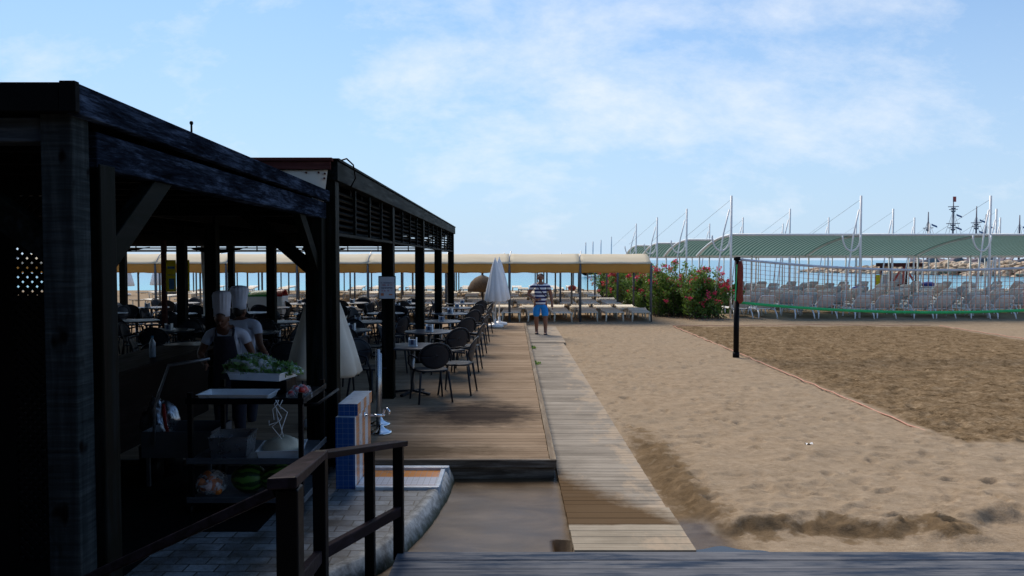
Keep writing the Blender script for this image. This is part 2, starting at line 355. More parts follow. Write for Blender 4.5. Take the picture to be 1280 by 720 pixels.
# ------------------------------------------------------------------ mesh builder
class MB:
    def __init__(s): s.v = []; s.f = []; s.mi = []; s.sm = []; s.cur = 0
    def add(s, vs, fs, smooth=False):
        b = len(s.v); s.v += [tuple(x) for x in vs]
        for f in fs: s.f.append(tuple(b + i for i in f)); s.mi.append(s.cur); s.sm.append(smooth)
        return s
    def box(s, x0, y0, z0, x1, y1, z1):
        vs = [(x, y, z) for z in (z0, z1) for y in (y0, y1) for x in (x0, x1)]
        return s.add(vs, [(0, 2, 3, 1), (4, 5, 7, 6), (0, 1, 5, 4), (2, 6, 7, 3), (0, 4, 6, 2), (1, 3, 7, 5)])
    def bar(s, p, q, w, h, up=(0, 0, 1)):
        p, q = Vector(p), Vector(q); d = (q - p).normalized(); u = Vector(up)
        if abs(d.dot(u)) > .98: u = Vector((0, 1, 0))
        a = d.cross(u).normalized() * w / 2; b = a.cross(d).normalized() * h / 2
        vs = [e + sa * a + sb * b for e in (p, q) for sb in (-1, 1) for sa in (-1, 1)]
        return s.add(vs, [(0, 2, 3, 1), (4, 5, 7, 6), (0, 1, 5, 4), (2, 6, 7, 3), (0, 4, 6, 2), (1, 3, 7, 5)])
    def tube(s, pts, r, n=8, cap=True):
        pts = [Vector(p) for p in pts]; rs = r if isinstance(r, (list, tuple)) else [r] * len(pts)
        vs = []; ref = None
        for i, p in enumerate(pts):
            d = (pts[min(i + 1, len(pts) - 1)] - pts[max(i - 1, 0)]).normalized()
            if ref is None: ref = Vector((1, 0, 0)) if abs(d.x) < .9 else Vector((0, 1, 0))
            a = (ref - d * ref.dot(d)).normalized(); ref = a; b = d.cross(a)
            vs += [p + (a * math.cos(2 * math.pi * k / n) + b * math.sin(2 * math.pi * k / n)) * rs[i] for k in range(n)]
        fs = [(i * n + k, i * n + (k + 1) % n, (i + 1) * n + (k + 1) % n, (i + 1) * n + k) for i in range(len(pts) - 1) for k in range(n)]
        if cap: fs += [tuple(reversed(range(n))), tuple((len(pts) - 1) * n + k for k in range(n))]
        return s.add(vs, fs, True)
    def lathe(s, prof, c=(0, 0, 0), n=24, wob=None, sx=1, sy=1):
        vs = []
        for j, (r, z) in enumerate(prof):
            for k in range(n):
                a = 2 * math.pi * k / n; rr = r * (1 + (wob(a, j / (len(prof) - 1)) if wob else 0))
                vs.append((c[0] + rr * sx * math.cos(a), c[1] + rr * sy * math.sin(a), c[2] + z))
        fs = [(i * n + k, i * n + (k + 1) % n, (i + 1) * n + (k + 1) % n, (i + 1) * n + k) for i in range(len(prof) - 1) for k in range(n)]
        if prof[0][0] > 1e-4: fs.append(tuple(reversed(range(n))))
        if prof[-1][0] > 1e-4: fs.append(tuple((len(prof) - 1) * n + k for k in range(n)))
        return s.add(vs, fs, True)
    def sheet(s, fn, nu, nv, smooth=True):
        vs = [fn(i / nu, j / nv) for j in range(nv + 1) for i in range(nu + 1)]
        fs = [(j * (nu + 1) + i, j * (nu + 1) + i + 1, (j + 1) * (nu + 1) + i + 1, (j + 1) * (nu + 1) + i) for j in range(nv) for i in range(nu)]
        return s.add(vs, fs, smooth)
    def ball(s, c, rx, ry, rz, n=14, m=10, f=None):
        vs = []
        for j in range(m + 1):
            t = math.pi * j / m
            for k in range(n):
                a = 2 * math.pi * k / n; p = Vector((math.sin(t) * math.cos(a), math.sin(t) * math.sin(a), -math.cos(t)))
                g = f(p) if f else 1
                vs.append((c[0] + p.x * rx * g, c[1] + p.y * ry * g, c[2] + p.z * rz * g))
        fs = [(j * n + k, j * n + (k + 1) % n, (j + 1) * n + (k + 1) % n, (j + 1) * n + k) for j in range(m) for k in range(n)]
        return s.add(vs, fs, True)
    def mesh(s, name, mats):
        me = bpy.data.meshes.new(name); me.from_pydata(s.v, [], s.f)
        for m_ in (mats if isinstance(mats, (list, tuple)) else [mats]): me.materials.append(m_)
        me.polygons.foreach_set('material_index', s.mi); me.polygons.foreach_set('use_smooth', s.sm); me.update(); return me
    def build(s, name, mats, parent=None, loc=None, bevel=0, thick=0):
        o = bpy.data.objects.new(name, s.mesh(name, mats)); COL.objects.link(o)
        if parent: o.parent = parent
        if loc: o.location = loc
        if thick: md = o.modifiers.new('t', 'SOLIDIFY'); md.thickness = thick
        if bevel: md = o.modifiers.new('b', 'BEVEL'); md.width = bevel; md.segments = 2; md.limit_method = 'ANGLE'
        return o
def tag(o, label, cat, group=None, kind=None):
    if label: o['label'] = label
    if cat: o['category'] = cat
    if group: o['group'] = group
    if kind: o['kind'] = kind
    return o
def thing(name, label, cat, loc=(0, 0, 0), rz=0, group=None):
    o = bpy.data.objects.new(name, None); COL.objects.link(o); o.location = loc; o.rotation_euler = (0, 0, rz)
    o.empty_display_size = .2
    return tag(o, label, cat, group)
CH = {}
def dup(root, loc, rz=0, label=None, group=None):
    def cp(o, par):
        c = o.copy(); COL.objects.link(c)
        if par: c.parent = par
        for ch in CHILDREN[o.name]: cp(ch, c)
        return c
    r = cp(root, None); r.location = loc; r.rotation_euler = (0, 0, rz)
    if label: r['label'] = label
    if group: r['group'] = group
    return r
CHILDREN = {}
def index(root):
    ch = [o for o in bpy.data.objects if o.parent == root]; CHILDREN[root.name] = ch
    for c in ch: index(c)
    return root
ORD = ['first', 'second', 'third', 'fourth', 'fifth', 'sixth', 'seventh', 'eighth', 'ninth', 'tenth', 'eleventh', 'twelfth', 'thirteenth', 'fourteenth',
       'fifteenth', 'sixteenth', 'seventeenth', 'eighteenth', 'nineteenth', 'twentieth', 'twenty-first', 'twenty-second', 'twenty-third', 'twenty-fourth', 'twenty-fifth', 'twenty-sixth', 'twenty-seventh', 'twenty-eighth', 'twenty-ninth', 'thirtieth']
# ------------------------------------------------------------------ ground
def vnoise(x, y, seed):
    xi, yi = np.floor(x).astype(int), np.floor(y).astype(int); xf, yf = x - xi, y - yi
    u, v = xf * xf * (3 - 2 * xf), yf * yf * (3 - 2 * yf)
    def h(a, b):
        n = (a * 374761393 + b * 668265263 + seed * 362437) & 0x7fffffff
        n = ((n ^ (n >> 13)) * 1274126177) & 0x7fffffff
        return ((n ^ (n >> 16)) & 0xffff) / 65535.
    return (h(xi, yi) * (1 - u) + h(xi + 1, yi) * u) * (1 - v) + (h(xi, yi + 1) * (1 - u) + h(xi + 1, yi + 1) * u) * v
def fbm(x, y, seed, o=4, g=.5):
    s = 0; a = 1; t = 0
    for i in range(o): s = s + a * vnoise(x * 2 ** i, y * 2 ** i, seed + i); t += a; a *= g
    return s / t
def sst(x, a, b): t = np.clip((x - a) / (b - a), 0, 1); return t * t * (3 - 2 * t)
def build_ground():
    ys = [-60, -20, -5, 0, 3, 4.5]; y = 5.0
    while y < 66: ys.append(y); y += max(.028, y * .0046) if y < 30 else y * .012
    ys += [66, 70, 76, 90]
    xs = [-200, -90, -45, -25, -16, -10, -6, -4, -3]; x = -2.4
    while x < 19: xs.append(x); x += .034 if x < 6 else .055 if x < 12 else .09
    xs += [20, 22, 25, 30, 40, 60, 100, 160, 260]
    X, Y = np.meshgrid(np.array(xs), np.array(ys)); 
    Z = (fbm(X * .35, Y * .35, 3, 3) - .5) * .06
    lump = (fbm(X * 2.3, Y * 2.3, 9, 4) - .5) * .055
    # court of dug-over sand
    cw = 1 * (.5 + (fbm(X * 1.1, Y * 1.1, 21, 4) - .5) * 0)
    ed = (fbm(X * .9, Y * .9, 33, 4) - .5) * .8
    court = sst(X - 5.25 - np.abs(ed) * .35, 0, .12) * sst(14.05 - X + ed * .3, 0, .2) * sst(Y - 8.75 + ed * 1.0, 0, .35) * sst(25.2 - Y + ed, 0, .5)
    clod = (fbm(X * 7, Y * 7, 41, 4, .7) - .5) * .10 + (fbm(X * 2.2, Y * 2.2, 42, 2) - .5) * .05
    Z = Z + lump * (1 - court) + court * (clod + .015)
    # footprints
    for _ in range(2600):
        fx = RNG.uniform(1.4, 13); fy = 6.2 + RNG.random() ** 1.3 * 19; an = RNG.uniform(0, 3.14); r1 = RNG.uniform(.07, .15); r2 = r1 * RNG.uniform(.35, .6); dp = RNG.uniform(.006, .026)
        i0, i1 = np.searchsorted(xs, fx - .3), np.searchsorted(xs, fx + .3); j0, j1 = np.searchsorted(ys, fy - .3), np.searchsorted(ys, fy + .3)
        if i1 <= i0 or j1 <= j0: continue
        dx, dy = X[j0:j1, i0:i1] - fx, Y[j0:j1, i0:i1] - fy
        u, v = (dx * math.cos(an) + dy * math.sin(an)) / r1, (-dx * math.sin(an) + dy * math.cos(an)) / r2
        q = np.sqrt(u * u + v * v)
        Z[j0:j1, i0:i1] += np.where(q < 2.2, -dp * np.exp(-q ** 4) + dp * .45 * np.exp(-(q - 1.35) ** 2 * 9), 0)
    # bank beside the boardwalk and above the platform
    rg = (fbm(X * 2.6, Y * 2.6, 55, 5, .6) - .5)
    foot = np.minimum(X - (1.40 + .30 * sst(-Y, -7.2, -5.8)) + rg * .35 + sst(Y, 8.5, 11.5) * .9, Y - 6.02 + rg * .55 - .25 * np.exp(-((X - 4.3) / .5) ** 2))
    low = 1 - sst(foot, 0, .30)
    Z = Z * (1 - low) + .062 * (1 - low) * np.exp(-np.maximum(Y - 6, 0) / 6) - .035 * low
    Z += (fbm(X * 5, Y * 5, 61, 5, .75) - .5) * .10 * np.exp(-((foot - .22) / .30) ** 2) * sst(-Y, -9.5, -7.5)
    brk = .75 + 1.0 * sst(fbm(X * 1.3, Y * 1.3, 91, 3), .3, .65)
    wet = np.exp(-((foot - .12) / (.20 * brk)) ** 2) * sst(-Y, -10.5, -7.5) * sst(5.4 - X, 0, 2.6) * np.clip(brk, 0, 1) * .85
    scat = sst(foot, .05, .25) * sst(fbm(X * 3.1, Y * 3.1, 95, 4, .7), .52, .68) * np.exp(-np.maximum(foot, 0) / .8) * sst(-Y, -11, -8) * sst(5 - X, 0, 2.2); wet = np.maximum(wet, scat * .75); Z += -scat * .012
    wet = np.maximum(wet, .8 * np.exp(-((X - 1.6) / .35) ** 2) * sst(-Y, -12, -8)) + .55 * court * 0
    heap = np.exp(-(((X - 3.55) / .32) ** 2 + ((Y - 6.1) / .22) ** 2)); Z += heap * (.09 + (fbm(X * 14, Y * 14, 71, 3, .7) - .5) * .12); wet = np.maximum(wet, heap)
    # muddy wet ground in the corner between deck, boardwalk and platform
    left = sst(.75 - X, 0, .4) * sst(8.6 - Y, 0, .5)
    Z = Z * (1 - left) + left * (-.012 + (fbm(X * 1.5, Y * 3.5, 81, 3) - .5) * .012)
    mud = np.maximum(left, (low * sst(1.9 - X, 0, .3) * sst(6.6 - Y, 0, .3)) * .8)
    strip = low * 0; wet = np.maximum(wet * (1 - left), strip)
    pit = ((X > .33) & (X < .47) & (Y > 5.5) & (Y < 5.92)); Z = np.where(pit, -.16, Z)
    under = (X < .5) & (Y > 7.9); Z = np.where(under, np.minimum(Z, .02), Z)
    walk = (X < 1.30) & (Y < 24.0) & (Y > 5.0); Z = np.where(walk & (X > .45), np.minimum(Z, .0), Z)
    Z = Z - sst(Y, 55, 72) * 1.1
    ny, nx = X.shape
    me = bpy.data.meshes.new('beach_ground')
    co = np.stack([X, Y, Z], -1).reshape(-1, 3)
    idx = np.arange(nx * ny).reshape(ny, nx)
    q = np.stack([idx[:-1, :-1], idx[:-1, 1:], idx[1:, 1:], idx[1:, :-1]], -1).reshape(-1, 4)
    me.vertices.add(len(co)); me.vertices.foreach_set('co', co.ravel()); me.loops.add(q.size); me.loops.foreach_set('vertex_index', q.ravel())
    me.polygons.add(len(q)); me.polygons.foreach_set('loop_start', np.arange(0, q.size, 4)); me.polygons.foreach_set('loop_total', np.full(len(q), 4))
    me.polygons.foreach_set('use_smooth', np.ones(len(q), bool)); me.update(); me.validate()
    for nm, a in (('wet', wet), ('court', court), ('mud', mud)):
        at = me.attributes.new(nm, 'FLOAT', 'POINT'); at.data.foreach_set('value', np.clip(a, 0, 1).ravel().astype(np.float32))
    me.materials.append(M['sand']); o = bpy.data.objects.new('ground', me); COL.objects.link(o); tag(o, 'pale trodden beach sand with a darker dug-over court', None, None, 'structure')
build_ground()
b = MB(); b.sheet(lambda u, v: (-4500 + 9000 * u, 58 + 8000 * v ** 3, -.62), 40, 40); tag(b.build('sea', M['sea']), 'light blue sea', None, None, 'structure')
# puddle
b = MB(); pc = (1.62, 5.66)
b.add([(pc[0], pc[1], 0)] + [(pc[0] + (.30 + .05 * math.sin(3 * a + 1)) * math.cos(a), pc[1] + (.13 + .03 * math.sin(5 * a)) * math.sin(a), 0) for a in [2 * math.pi * k / 40 for k in range(40)]],
      [(0, k + 1, (k + 1) % 40 + 1) for k in range(40)])
pm = Mat('puddle_water', .04, (.05, .045, .035)); tag(b.build('puddle', pm.m, loc=(0, 0, -.018)), 'small rain puddle by the boardwalk end', None, None, 'structure')

# ------------------------------------------------------------------ platform, deck, boardwalk, paving
def boards(name, mat, x0, x1, y0, y1, zt, pitch, gap, th, parent=None, jit=0.0):
    b = MB(); k = math.floor(y0 / pitch); 
    while k * pitch < y1 - 1e-4:
        a, c = max(y0, k * pitch + gap / 2), min(y1, (k + 1) * pitch - gap / 2); k += 1
        if c - a < .02: continue
        dz = random.uniform(-jit, jit); b.box(x0 + random.uniform(-1, 1) * jit * 2, a, zt - th + dz, x1 + random.uniform(-1, 1) * jit * 3, c, zt + dz)
    return b.build(name, mat, parent, bevel=.003)
t = thing('foreground_platform', 'weathered plank platform, blue grey sky sheen painted in, along the bottom of the photo', 'platform'); t['kind'] = 'structure'
boards('boards', M['platform'], -.82, 14, 1.0, 5.40, .10, .15, .005, .04, t, .0015)
b = MB(); b.box(-.82, 5.34, -.1, 14, 5.385, .058); b.box(-.82, 1, -.1, -.78, 5.385, .058); b.build('fascia', M['deckface'], t)
t = thing('restaurant_deck', 'raised brown plank deck under and beside the restaurant pergola', 'deck'); t['kind'] = 'structure'
boards('boards', M['deck'], -13, .38, 7.66, 24.3, .18, .14, .004, .035, t, .001)
b = MB(); b.box(.385, 7.62, .10, .45, 24.3, .187); b.build('edge_board', M['decktrim'], t, bevel=.004)
b = MB(); b.box(-13, 7.60, .105, .45, 7.655, .183); b.box(-13, 7.63, -.05, .43, 7.66, .10); b.box(.40, 7.67, -.05, .43, 24.3, .098); b.build('front_board', M['deckface'], t, bevel=.004)
t = thing('boardwalk', 'pale grey plank boardwalk running down to the beach', 'boardwalk'); t['kind'] = 'structure'
boards('boards', M['walk'], .46, 1.34, 6.44, 19.6, .05, .105, .004, .03, t, .001)
boards('far_boards', M['walk'], .46, 1.40, 19.66, 24.4, .062, .105, .004, .03, t, .001)
t = thing('boardwalk_ramp', 'loose panel of wider pale planks at the near end of the boardwalk', 'ramp'); t['kind'] = 'structure'
boards('boards', M['ramp'], .455, 1.345, 5.47, 6.43, .085, .14, .005, .035, t, .0015)
b = MB(); b.box(.50, 5.5, -.05, .56, 6.4, .049); b.box(1.24, 5.5, -.05, 1.30, 6.4, .049); b.build('batten', M['deckface'], t)
# paving with a curved kerb
edge = [(-9, 3.6), (-2.2, 3.9), (-1.45, 4.55), (-1.14, 5.0), (-.90, 5.41), (-.75, 5.95), (-.67, 6.4), (-.63, 6.78), (-.60, 7.1), (-.59, 7.58)]
def smooth_line(pts, n=6):
    P = [Vector((*p, 0)) for p in pts]; P = [P[0]] + P + [P[-1]]; r = []
    for i in range(1, len(P) - 2):
        for k in range(n):
            t_ = k / n; a, b_, c, d = P[i - 1], P[i], P[i + 1], P[i + 2]
            r.append(.5 * ((2 * b_) + (c - a) * t_ + (2 * a - 5 * b_ + 4 * c - d) * t_ ** 2 + (3 * b_ - a - 3 * c + d) * t_ ** 3))
    r.append(P[-2]); return r
el = smooth_line(edge)
b = MB(); n = len(el)
vs = [(p.x - .10, p.y, .12) for p in el] + [(-13, p.y, .12) for p in el]
b.add(vs, [(n + i, i, i + 1, n + i + 1) for i in range(n - 1)]); 
b.build('paved_yard', M['paving']); tag(bpy.data.objects['paved_yard'], 'grey brick paving at the foot of the handrail', None, None, 'structure')
b = MB(); ring = []
for i, p in enumerate(el):
    j = .002 * math.sin(i * 1.7) + .0015 * math.sin(i * 3.1)
    ring.append([(p.x - .13, p.y + .02, .06), (p.x - .13, p.y + .02, .126 + j), (p.x - .065, p.y - .005, .134 + j), (p.x - .045, p.y - .01, .126 + j), (p.x + .005 + j, p.y - .02, .03), (p.x + .025 + j, p.y - .03, -.06)])
vs = [q for r_ in ring for q in r_]
b.add(vs, [(i * 6 + k, i * 6 + k + 1, (i + 1) * 6 + k + 1, (i + 1) * 6 + k) for i in range(n - 1) for k in range(5)], True)
b.build('kerb', M['kerb']); tag(bpy.data.objects['kerb'], 'pale mossy concrete kerb curving round the brick paving', None, None, 'structure')

# ------------------------------------------------------------------ pergola one (near) and pergola two (louvred)
t = thing('near_pergola', 'near black timber pergola with heavy beams and corner braces, roof solid', 'pergola')
XR, Y0, Y1 = -1.80, 3.15, 7.36
def post(parent, x0, y0, x1, y1, z0, z1, mat='darkZ', name='post'):
    b = MB(); b.box(x0, y0, z0, x1, y1, z1); return b.build(name, M[mat], parent, bevel=.008)
def sawn():
    m = Mat('rough_sawn_post', .65, spec=.0); g = m.noise(m.coord('World', (3, 3, 60)), 1.2, 5, .6, .2); p = m.noise(m.coord('World', (9, 9, .8)), 1.3, 6, .65, .6)
    k = m.noise(m.coord('World', (9, 9, 5)), 1.0, 2, .5)
    col = m.ramp(m.math('ADD', m.math('MULTIPLY', g, .4), m.math('MULTIPLY', p, .6)), [(.32, (.007, .009, .010)), (.5, (.026, .033, .036)), (.68, (.065, .078, .082))])
    m.color(m.mix(m.rng(k, .66, .74), col, (.006, .005, .005))); m.bump(g, .7, .006); return m.m
M['postZ'] = sawn()
post(t, -1.945, Y0, -1.812, Y0 + .13, .12, 2.85, 'postZ')
post(t, -1.90, Y0 + .165, -1.79, Y0 + .30, .12, 2.62)
post(t, XR - .16, Y1 - .16, XR, Y1, .12, 2.615)
post(t, -5.1, Y1 - .16, -4.95, Y1, .12, 2.615); post(t, -8.4, Y1 - .16, -8.25, Y1, .12, 2.615)
post(t, -5.3, Y0, -5.15, Y0 + .15, .12, 2.68)
b = MB(); x0_, x1_, y0_, y1_ = XR - .02, XR + .035, Y0 - .02, Y1 + .03
b.add([(x0_, y0_, 2.795), (x1_, y0_, 2.795), (x1_, y1_, 2.765), (x0_, y1_, 2.765), (x0_, y0_, 2.92), (x1_, y0_, 2.92), (x1_, y1_, 2.868), (x0_, y1_, 2.868)], [(0, 3, 2, 1), (4, 5, 6, 7), (0, 1, 5, 4), (1, 2, 6, 5), (2, 3, 7, 6), (3, 0, 4, 7)]); b.build('fascia_board', M['skywornY'], t, bevel=.006)
b = MB(); b.box(XR - .10, Y0 + .16, 2.60, XR + .004, Y1 + .01, 2.755); b.build('side_beam', M['skywornY'], t, bevel=.006)
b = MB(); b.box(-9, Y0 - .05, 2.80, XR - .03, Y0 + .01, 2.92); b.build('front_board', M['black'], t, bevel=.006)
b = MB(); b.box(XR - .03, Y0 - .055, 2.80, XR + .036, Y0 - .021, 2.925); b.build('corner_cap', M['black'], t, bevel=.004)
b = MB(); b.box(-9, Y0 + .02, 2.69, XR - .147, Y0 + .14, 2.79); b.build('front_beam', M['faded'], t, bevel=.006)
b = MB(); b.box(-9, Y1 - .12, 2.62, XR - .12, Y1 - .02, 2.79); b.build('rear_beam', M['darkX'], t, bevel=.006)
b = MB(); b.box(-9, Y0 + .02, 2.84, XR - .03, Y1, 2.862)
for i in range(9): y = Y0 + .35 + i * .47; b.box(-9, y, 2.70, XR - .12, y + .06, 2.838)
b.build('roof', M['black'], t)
for (p, q) in (((XR - .05, 3.36, 2.14), (XR - .05, 4.06, 2.66)), ((XR - .07, Y1 - .1, 2.12), (XR - .07, Y1 - .75, 2.66)), ((-1.93, 3.22, 2.24), (-2.62, 3.22, 2.74)),
               ((-1.93, Y1 - .07, 2.12), (-2.55, Y1 - .07, 2.66))):
    b = MB(); b.bar(p, q, .07, .12); b.build('brace', M['darkY'], t, bevel=.005)

t = thing('lattice_screen', 'black lattice screen closing the left side of the near pergola', 'screen')
b = MB()
for k in range(-60, 62):
    for sgn in (1, -1):
        x = -4.8 + k * .062
        p, q = Vector((x, 5.0 + .006 * sgn, .2)), Vector((x + sgn * 2.5, 5.0 + .006 * sgn, 2.7))
        # clip to the panel
        xa, xb = -3.28, -3.0; pts = []
        for tt in (0, 1): pts.append(p.lerp(q, tt))
        d = q - p; t0, t1 = 0, 1
        ta, tb = sorted(((xa - p.x) / d.x, (xb - p.x) / d.x)); t0, t1 = max(0, ta), min(1, tb)
        if t1 - t0 > .01: b.bar(p.lerp(q, t0), p.lerp(q, t1), .010, .034, (0, 1, 0)) if False else b.bar(p.lerp(q, t0), p.lerp(q, t1), .010, .026, (0, 0, 1)) if False else b.bar(p.lerp(q, t0), p.lerp(q, t1), .027, .010, (0, 1, 0))
b.build('lattice', M['blackpaint'], t)
b = MB(); b.box(-4.78, 4.97, .12, -4.70, 5.03, 2.7); b.box(-4.70, 4.97, 2.62, -3.0, 5.03, 2.7); b.box(-4.70, 4.97, .12, -3.0, 5.03, .2); b.build('frame', M['blackpaint'], t)
b = MB(); b.box(-4.70, 4.985, .2, -3.28, 5.015, 2.62); b.build('solid_panel', M['black'], t)
b = MB(); b.box(-3.0, 4.96, .12, -2.63, 5.06, 2.7); b.build('board_panel', M['darkZ'], t)
t = thing('kitchen_wall', 'black board wall behind the lattice, its far left side added to block light', 'wall')
b = MB(); b.box(-9.1, 3.2, .12, -9.0, 7.3, 2.84); b.build('added_side_board', M['black'], t)  # unseen side wall, added to stop light coming in from the left
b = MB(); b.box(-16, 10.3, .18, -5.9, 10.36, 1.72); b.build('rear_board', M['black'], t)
b = MB(); b.box(-9.0, 5.75, .1, -1.95, 7.58, .126); b.box(-9.0, 3.3, .1, -2.55, 5.75, .1262); tag(b.build('floor_shade_sheet', M['black']), 'black floor sheet standing in for shade under the near pergola', None, None, 'structure')  # black sheets over the paving paint the deep shade under the roof

t = thing('far_pergola', 'long black timber pergola with louvred band and red brown cap', 'pergola')
XP = -1.72; YA, YB = 7.42, 22.6; XL = -13.0
PY = [7.42, 11.0, 14.8, 18.5, 22.4]
for y in PY: post(t, XP - (.17 if y > 8 else .14), y, XP, y + .17, .18, 3.10)
for (x, y) in ((-4.45, 11.2), (-6.72, 15.4), (-4.9, 15.4), (-8.3, 22.4), (-5.2, 22.4), (-11.5, 22.4), (-9.0, 15.4), (-7.6, 11.2)):
    post(t, x - .085, y, x + .085, y + .17, .18, 3.0)
b = MB()
b.box(XP - .09, YA - .02, 2.97, XP + .03, YB + .1, 3.16); b.build('top_beam', M['darkY'], t, bevel=.008)
b = MB(); b.box(XP - .12, YA - .02, 3.163, XP + .045, YB + .1, 3.185); b.build('cap_strip', M['darkY'], t)
b = MB()
for i in range(4):
    y0, y1 = PY[i] + .17, PY[i + 1]
    for k in range(7): z = 2.49 + k * .066; b.bar((XP - .06, y0, z), (XP - .06, y1, z), .055, .016, (.55, 0, .8))
    for k in range(1, 4): y = y0 + (y1 - y0) * k / 4; b.box(XP - .035, y - .018, 2.46, XP - .008, y + .018, 2.965)
    b.box(XP - .085, y0, 2.44, XP - .005, y1, 2.468); 
b.build('louvre_band', M['darkY'], t)
b = MB()
for k in range(7): z = 2.49 + k * .066; b.bar((XL, YB + .05, z), (XP - .17, YB + .05, z), .05, .016, (0, -.55, .8))
k = 0; x = XL
while x < XP: b.box(x, YB + .02, 2.46, x + .03, YB + .05, 2.965); x += .9
b.box(XL, YB, 2.44, XP - .17, YB + .08, 2.465); b.build('rear_louvre_band', M['darkX'], t)
b = MB(); b.box(XL, YB, 2.97, XP - .09, YB + .1, 3.16); b.build('rear_beam', M['darkX'], t)
b = MB(); b.box(XL, YA - .06, 3.075, XP - .03, YA - .025, 3.15); b.build('front_board', M['redcap'], t, bevel=.004)
b = MB(); b.box(XL, YA - .08, 3.153, XP - .01, YA + .3, 3.185); b.build('red_cap', M['redcap'], t, bevel=.004)
b = MB(); b.sheet(lambda u, v: (-6 + 4.215 * u - .05 * u * (1 - v), YA - .024 + .02 * math.sin(u * 20) * v * (1 - v), 2.70 + .372 * v), 40, 8)
gus = b.build('canvas_gusset', M['cream'], t, thick=.004)
for (x, z) in ((-2.25, 3.045), (-1.99, 3.045), (-1.87, 3.045), (-1.81, 3.035), (-1.815, 2.99)):
    b = MB(); b.tube([(x, YA - .045, z), (x, YA - .02, z)], .009, 8); b.build('bolt', M['redcap'], gus)
b = MB(); b.box(XL, YA + .1, 3.06, XP - .09, YB, 3.10)
y = YA + .5
while y < YB - .2: b.box(XL, y, 2.90, XP - .09, y + .07, 3.058); y += .62
for x in (-4.45, -6.72, -9.0): b.box(x - .05, YA + .2, 2.74, x + .05, YB, 2.895)
b.build('roof', M['black'], t)
# slatted ceiling under the roof, hanging cables
b = MB()
for i in range(34): y = 12 + i * .3; b.box(XL, y, 2.60, -1.95, y + .05, 2.625)
b.build('ceiling_slats', M['black'], t)
for i, (x0, x1, y, z, sg) in enumerate(((-8.9, -7.4, 15.2, 2.44, .10), (-6.4, -5.4, 15.2, 2.44, .09), (-4.2, -3.4, 15.2, 2.42, .11))):
    b = MB(); b.sheet(lambda u, v: (x0 + (x1 - x0) * u, y + .35 * v, z - sg * math.sin(math.pi * u) * (1 - .5 * v) + .03 * v), 12, 4); b.build('rolled_blind', M['blackpaint'], t, thick=.02)
b = MB(); b.tube([(XP + .02, 7.5, 3.17), (XP + .07, 7.62, 3.21), (XP + .10, 7.8, 3.17), (XP + .09, 7.95, 3.05), (XP + .05, 7.9, 2.95)], .008, 6); b.build('cable_loop', M['blackpaint'], t)

# notice on the second post
t = thing('notice_board', 'white framed notice with small print on the deck-side pergola post', 'notice', (XP - .085, 10.985, 1.80))
b = MB(); b.box(-.125, -.02, -.17, .125, 0, .17); b.build('frame', M['blackpaint'], t, bevel=.004)
b = MB(); b.box(-.112, -.026, -.157, .112, -.021, .157); sheet = b.build('sheet', M['paper'], t)
b = MB(); b2 = MB()
def glyphs(b, x0, x1, z, h, n, y=-.029, gapw=.3):
    w_ = (x1 - x0) / n
    for k in range(n):
        if random.random() < .12: continue
        a = x0 + k * w_; q = random.random()
        b.box(a, y, z, a + w_ * .24, y + .002, z + h)
        if q < .7: b.box(a + w_ * .24, y, z + (h * .8 if q < .35 else 0), a + w_ * .7, y + .002, z + h * (1 if q < .35 else .22))
        if q > .3: b.box(a + w_ * .5, y, z, a + w_ * .72, y + .002, z + h)
glyphs(b, -.09, .10, .062, .016, 16); glyphs(b, -.08, .085, -.014, .022, 13)
glyphs(b2, -.075, -.015, .03, .018, 5); glyphs(b2, .01, .08, .03, .018, 5); glyphs(b2, -.075, -.02, -.052, .018, 5); glyphs(b2, .005, .08, -.052, .018, 5)
b.build('dark_lettering', M['ink'], sheet); b2.build('red_lettering', M['inkred'], sheet)
M['emb'] = simple('emblem_print', (.42, .16, .09), .6)
b = MB(); b.box(-.088, -.029, -.115, -.045, -.027, -.078); b.build('emblem', M['emb'], sheet); b = MB(); b.box(.03, -.029, -.108, .08, -.027, -.09); b.build('emblem', M['emb'], sheet)
t = thing('yellow_banner', 'yellow hanging banner with blue print behind the interior posts', 'banner', (-6.98, 15.55, 0))
b = MB(); b.box(-.10, 0, 1.55, .10, .012, 2.2); clo = b.build('cloth', M['yellow'], t)
b = MB(); b.box(-.04, -.004, 1.60, .07, -.001, 1.82); b.box(-.07, -.004, 2.02, .08, -.001, 2.07); glyphs(b, -.08, .09, 1.88, .025, 9, -.004); b.build('print', M['bannerblue'], clo)
b = MB(); b.box(-.10, -.002, 1.50, .10, .014, 1.545); b.build('hem', M['paper'], t)
b = MB(); b.box(-.19, -.02, .18, -.11, .07, 2.6); b.build('pole', M['redcap'], t)
t = thing('yellow_banner', 'narrow edge of a second yellow banner right of the dark post', 'banner', (-6.84, 15.9, 0))
b = MB(); b.box(-.10, 0, 1.55, .09, .012, 2.2); b.build('cloth', M['yellow'], t); b = MB(); b.tube([(0, .02, .18), (0, .02, 2.3)], .02, 8); b.build('pole', M['blackpaint'], t)
t = thing('white_pole', 'white leaning pole behind the yellow banners', 'pole'); b = MB(); b.tube([(-6.55, 16.3, .18), (-6.62, 16.3, 2.5)], .05, 10); b.build('shaft', M['whitepaint'], t)
b = MB(); b.lathe([(.16, 0), (.16, .03), (.06, .05), (.055, .12)], (-6.55, 16.3, .18)); b.build('foot', M['whitepaint'], t)

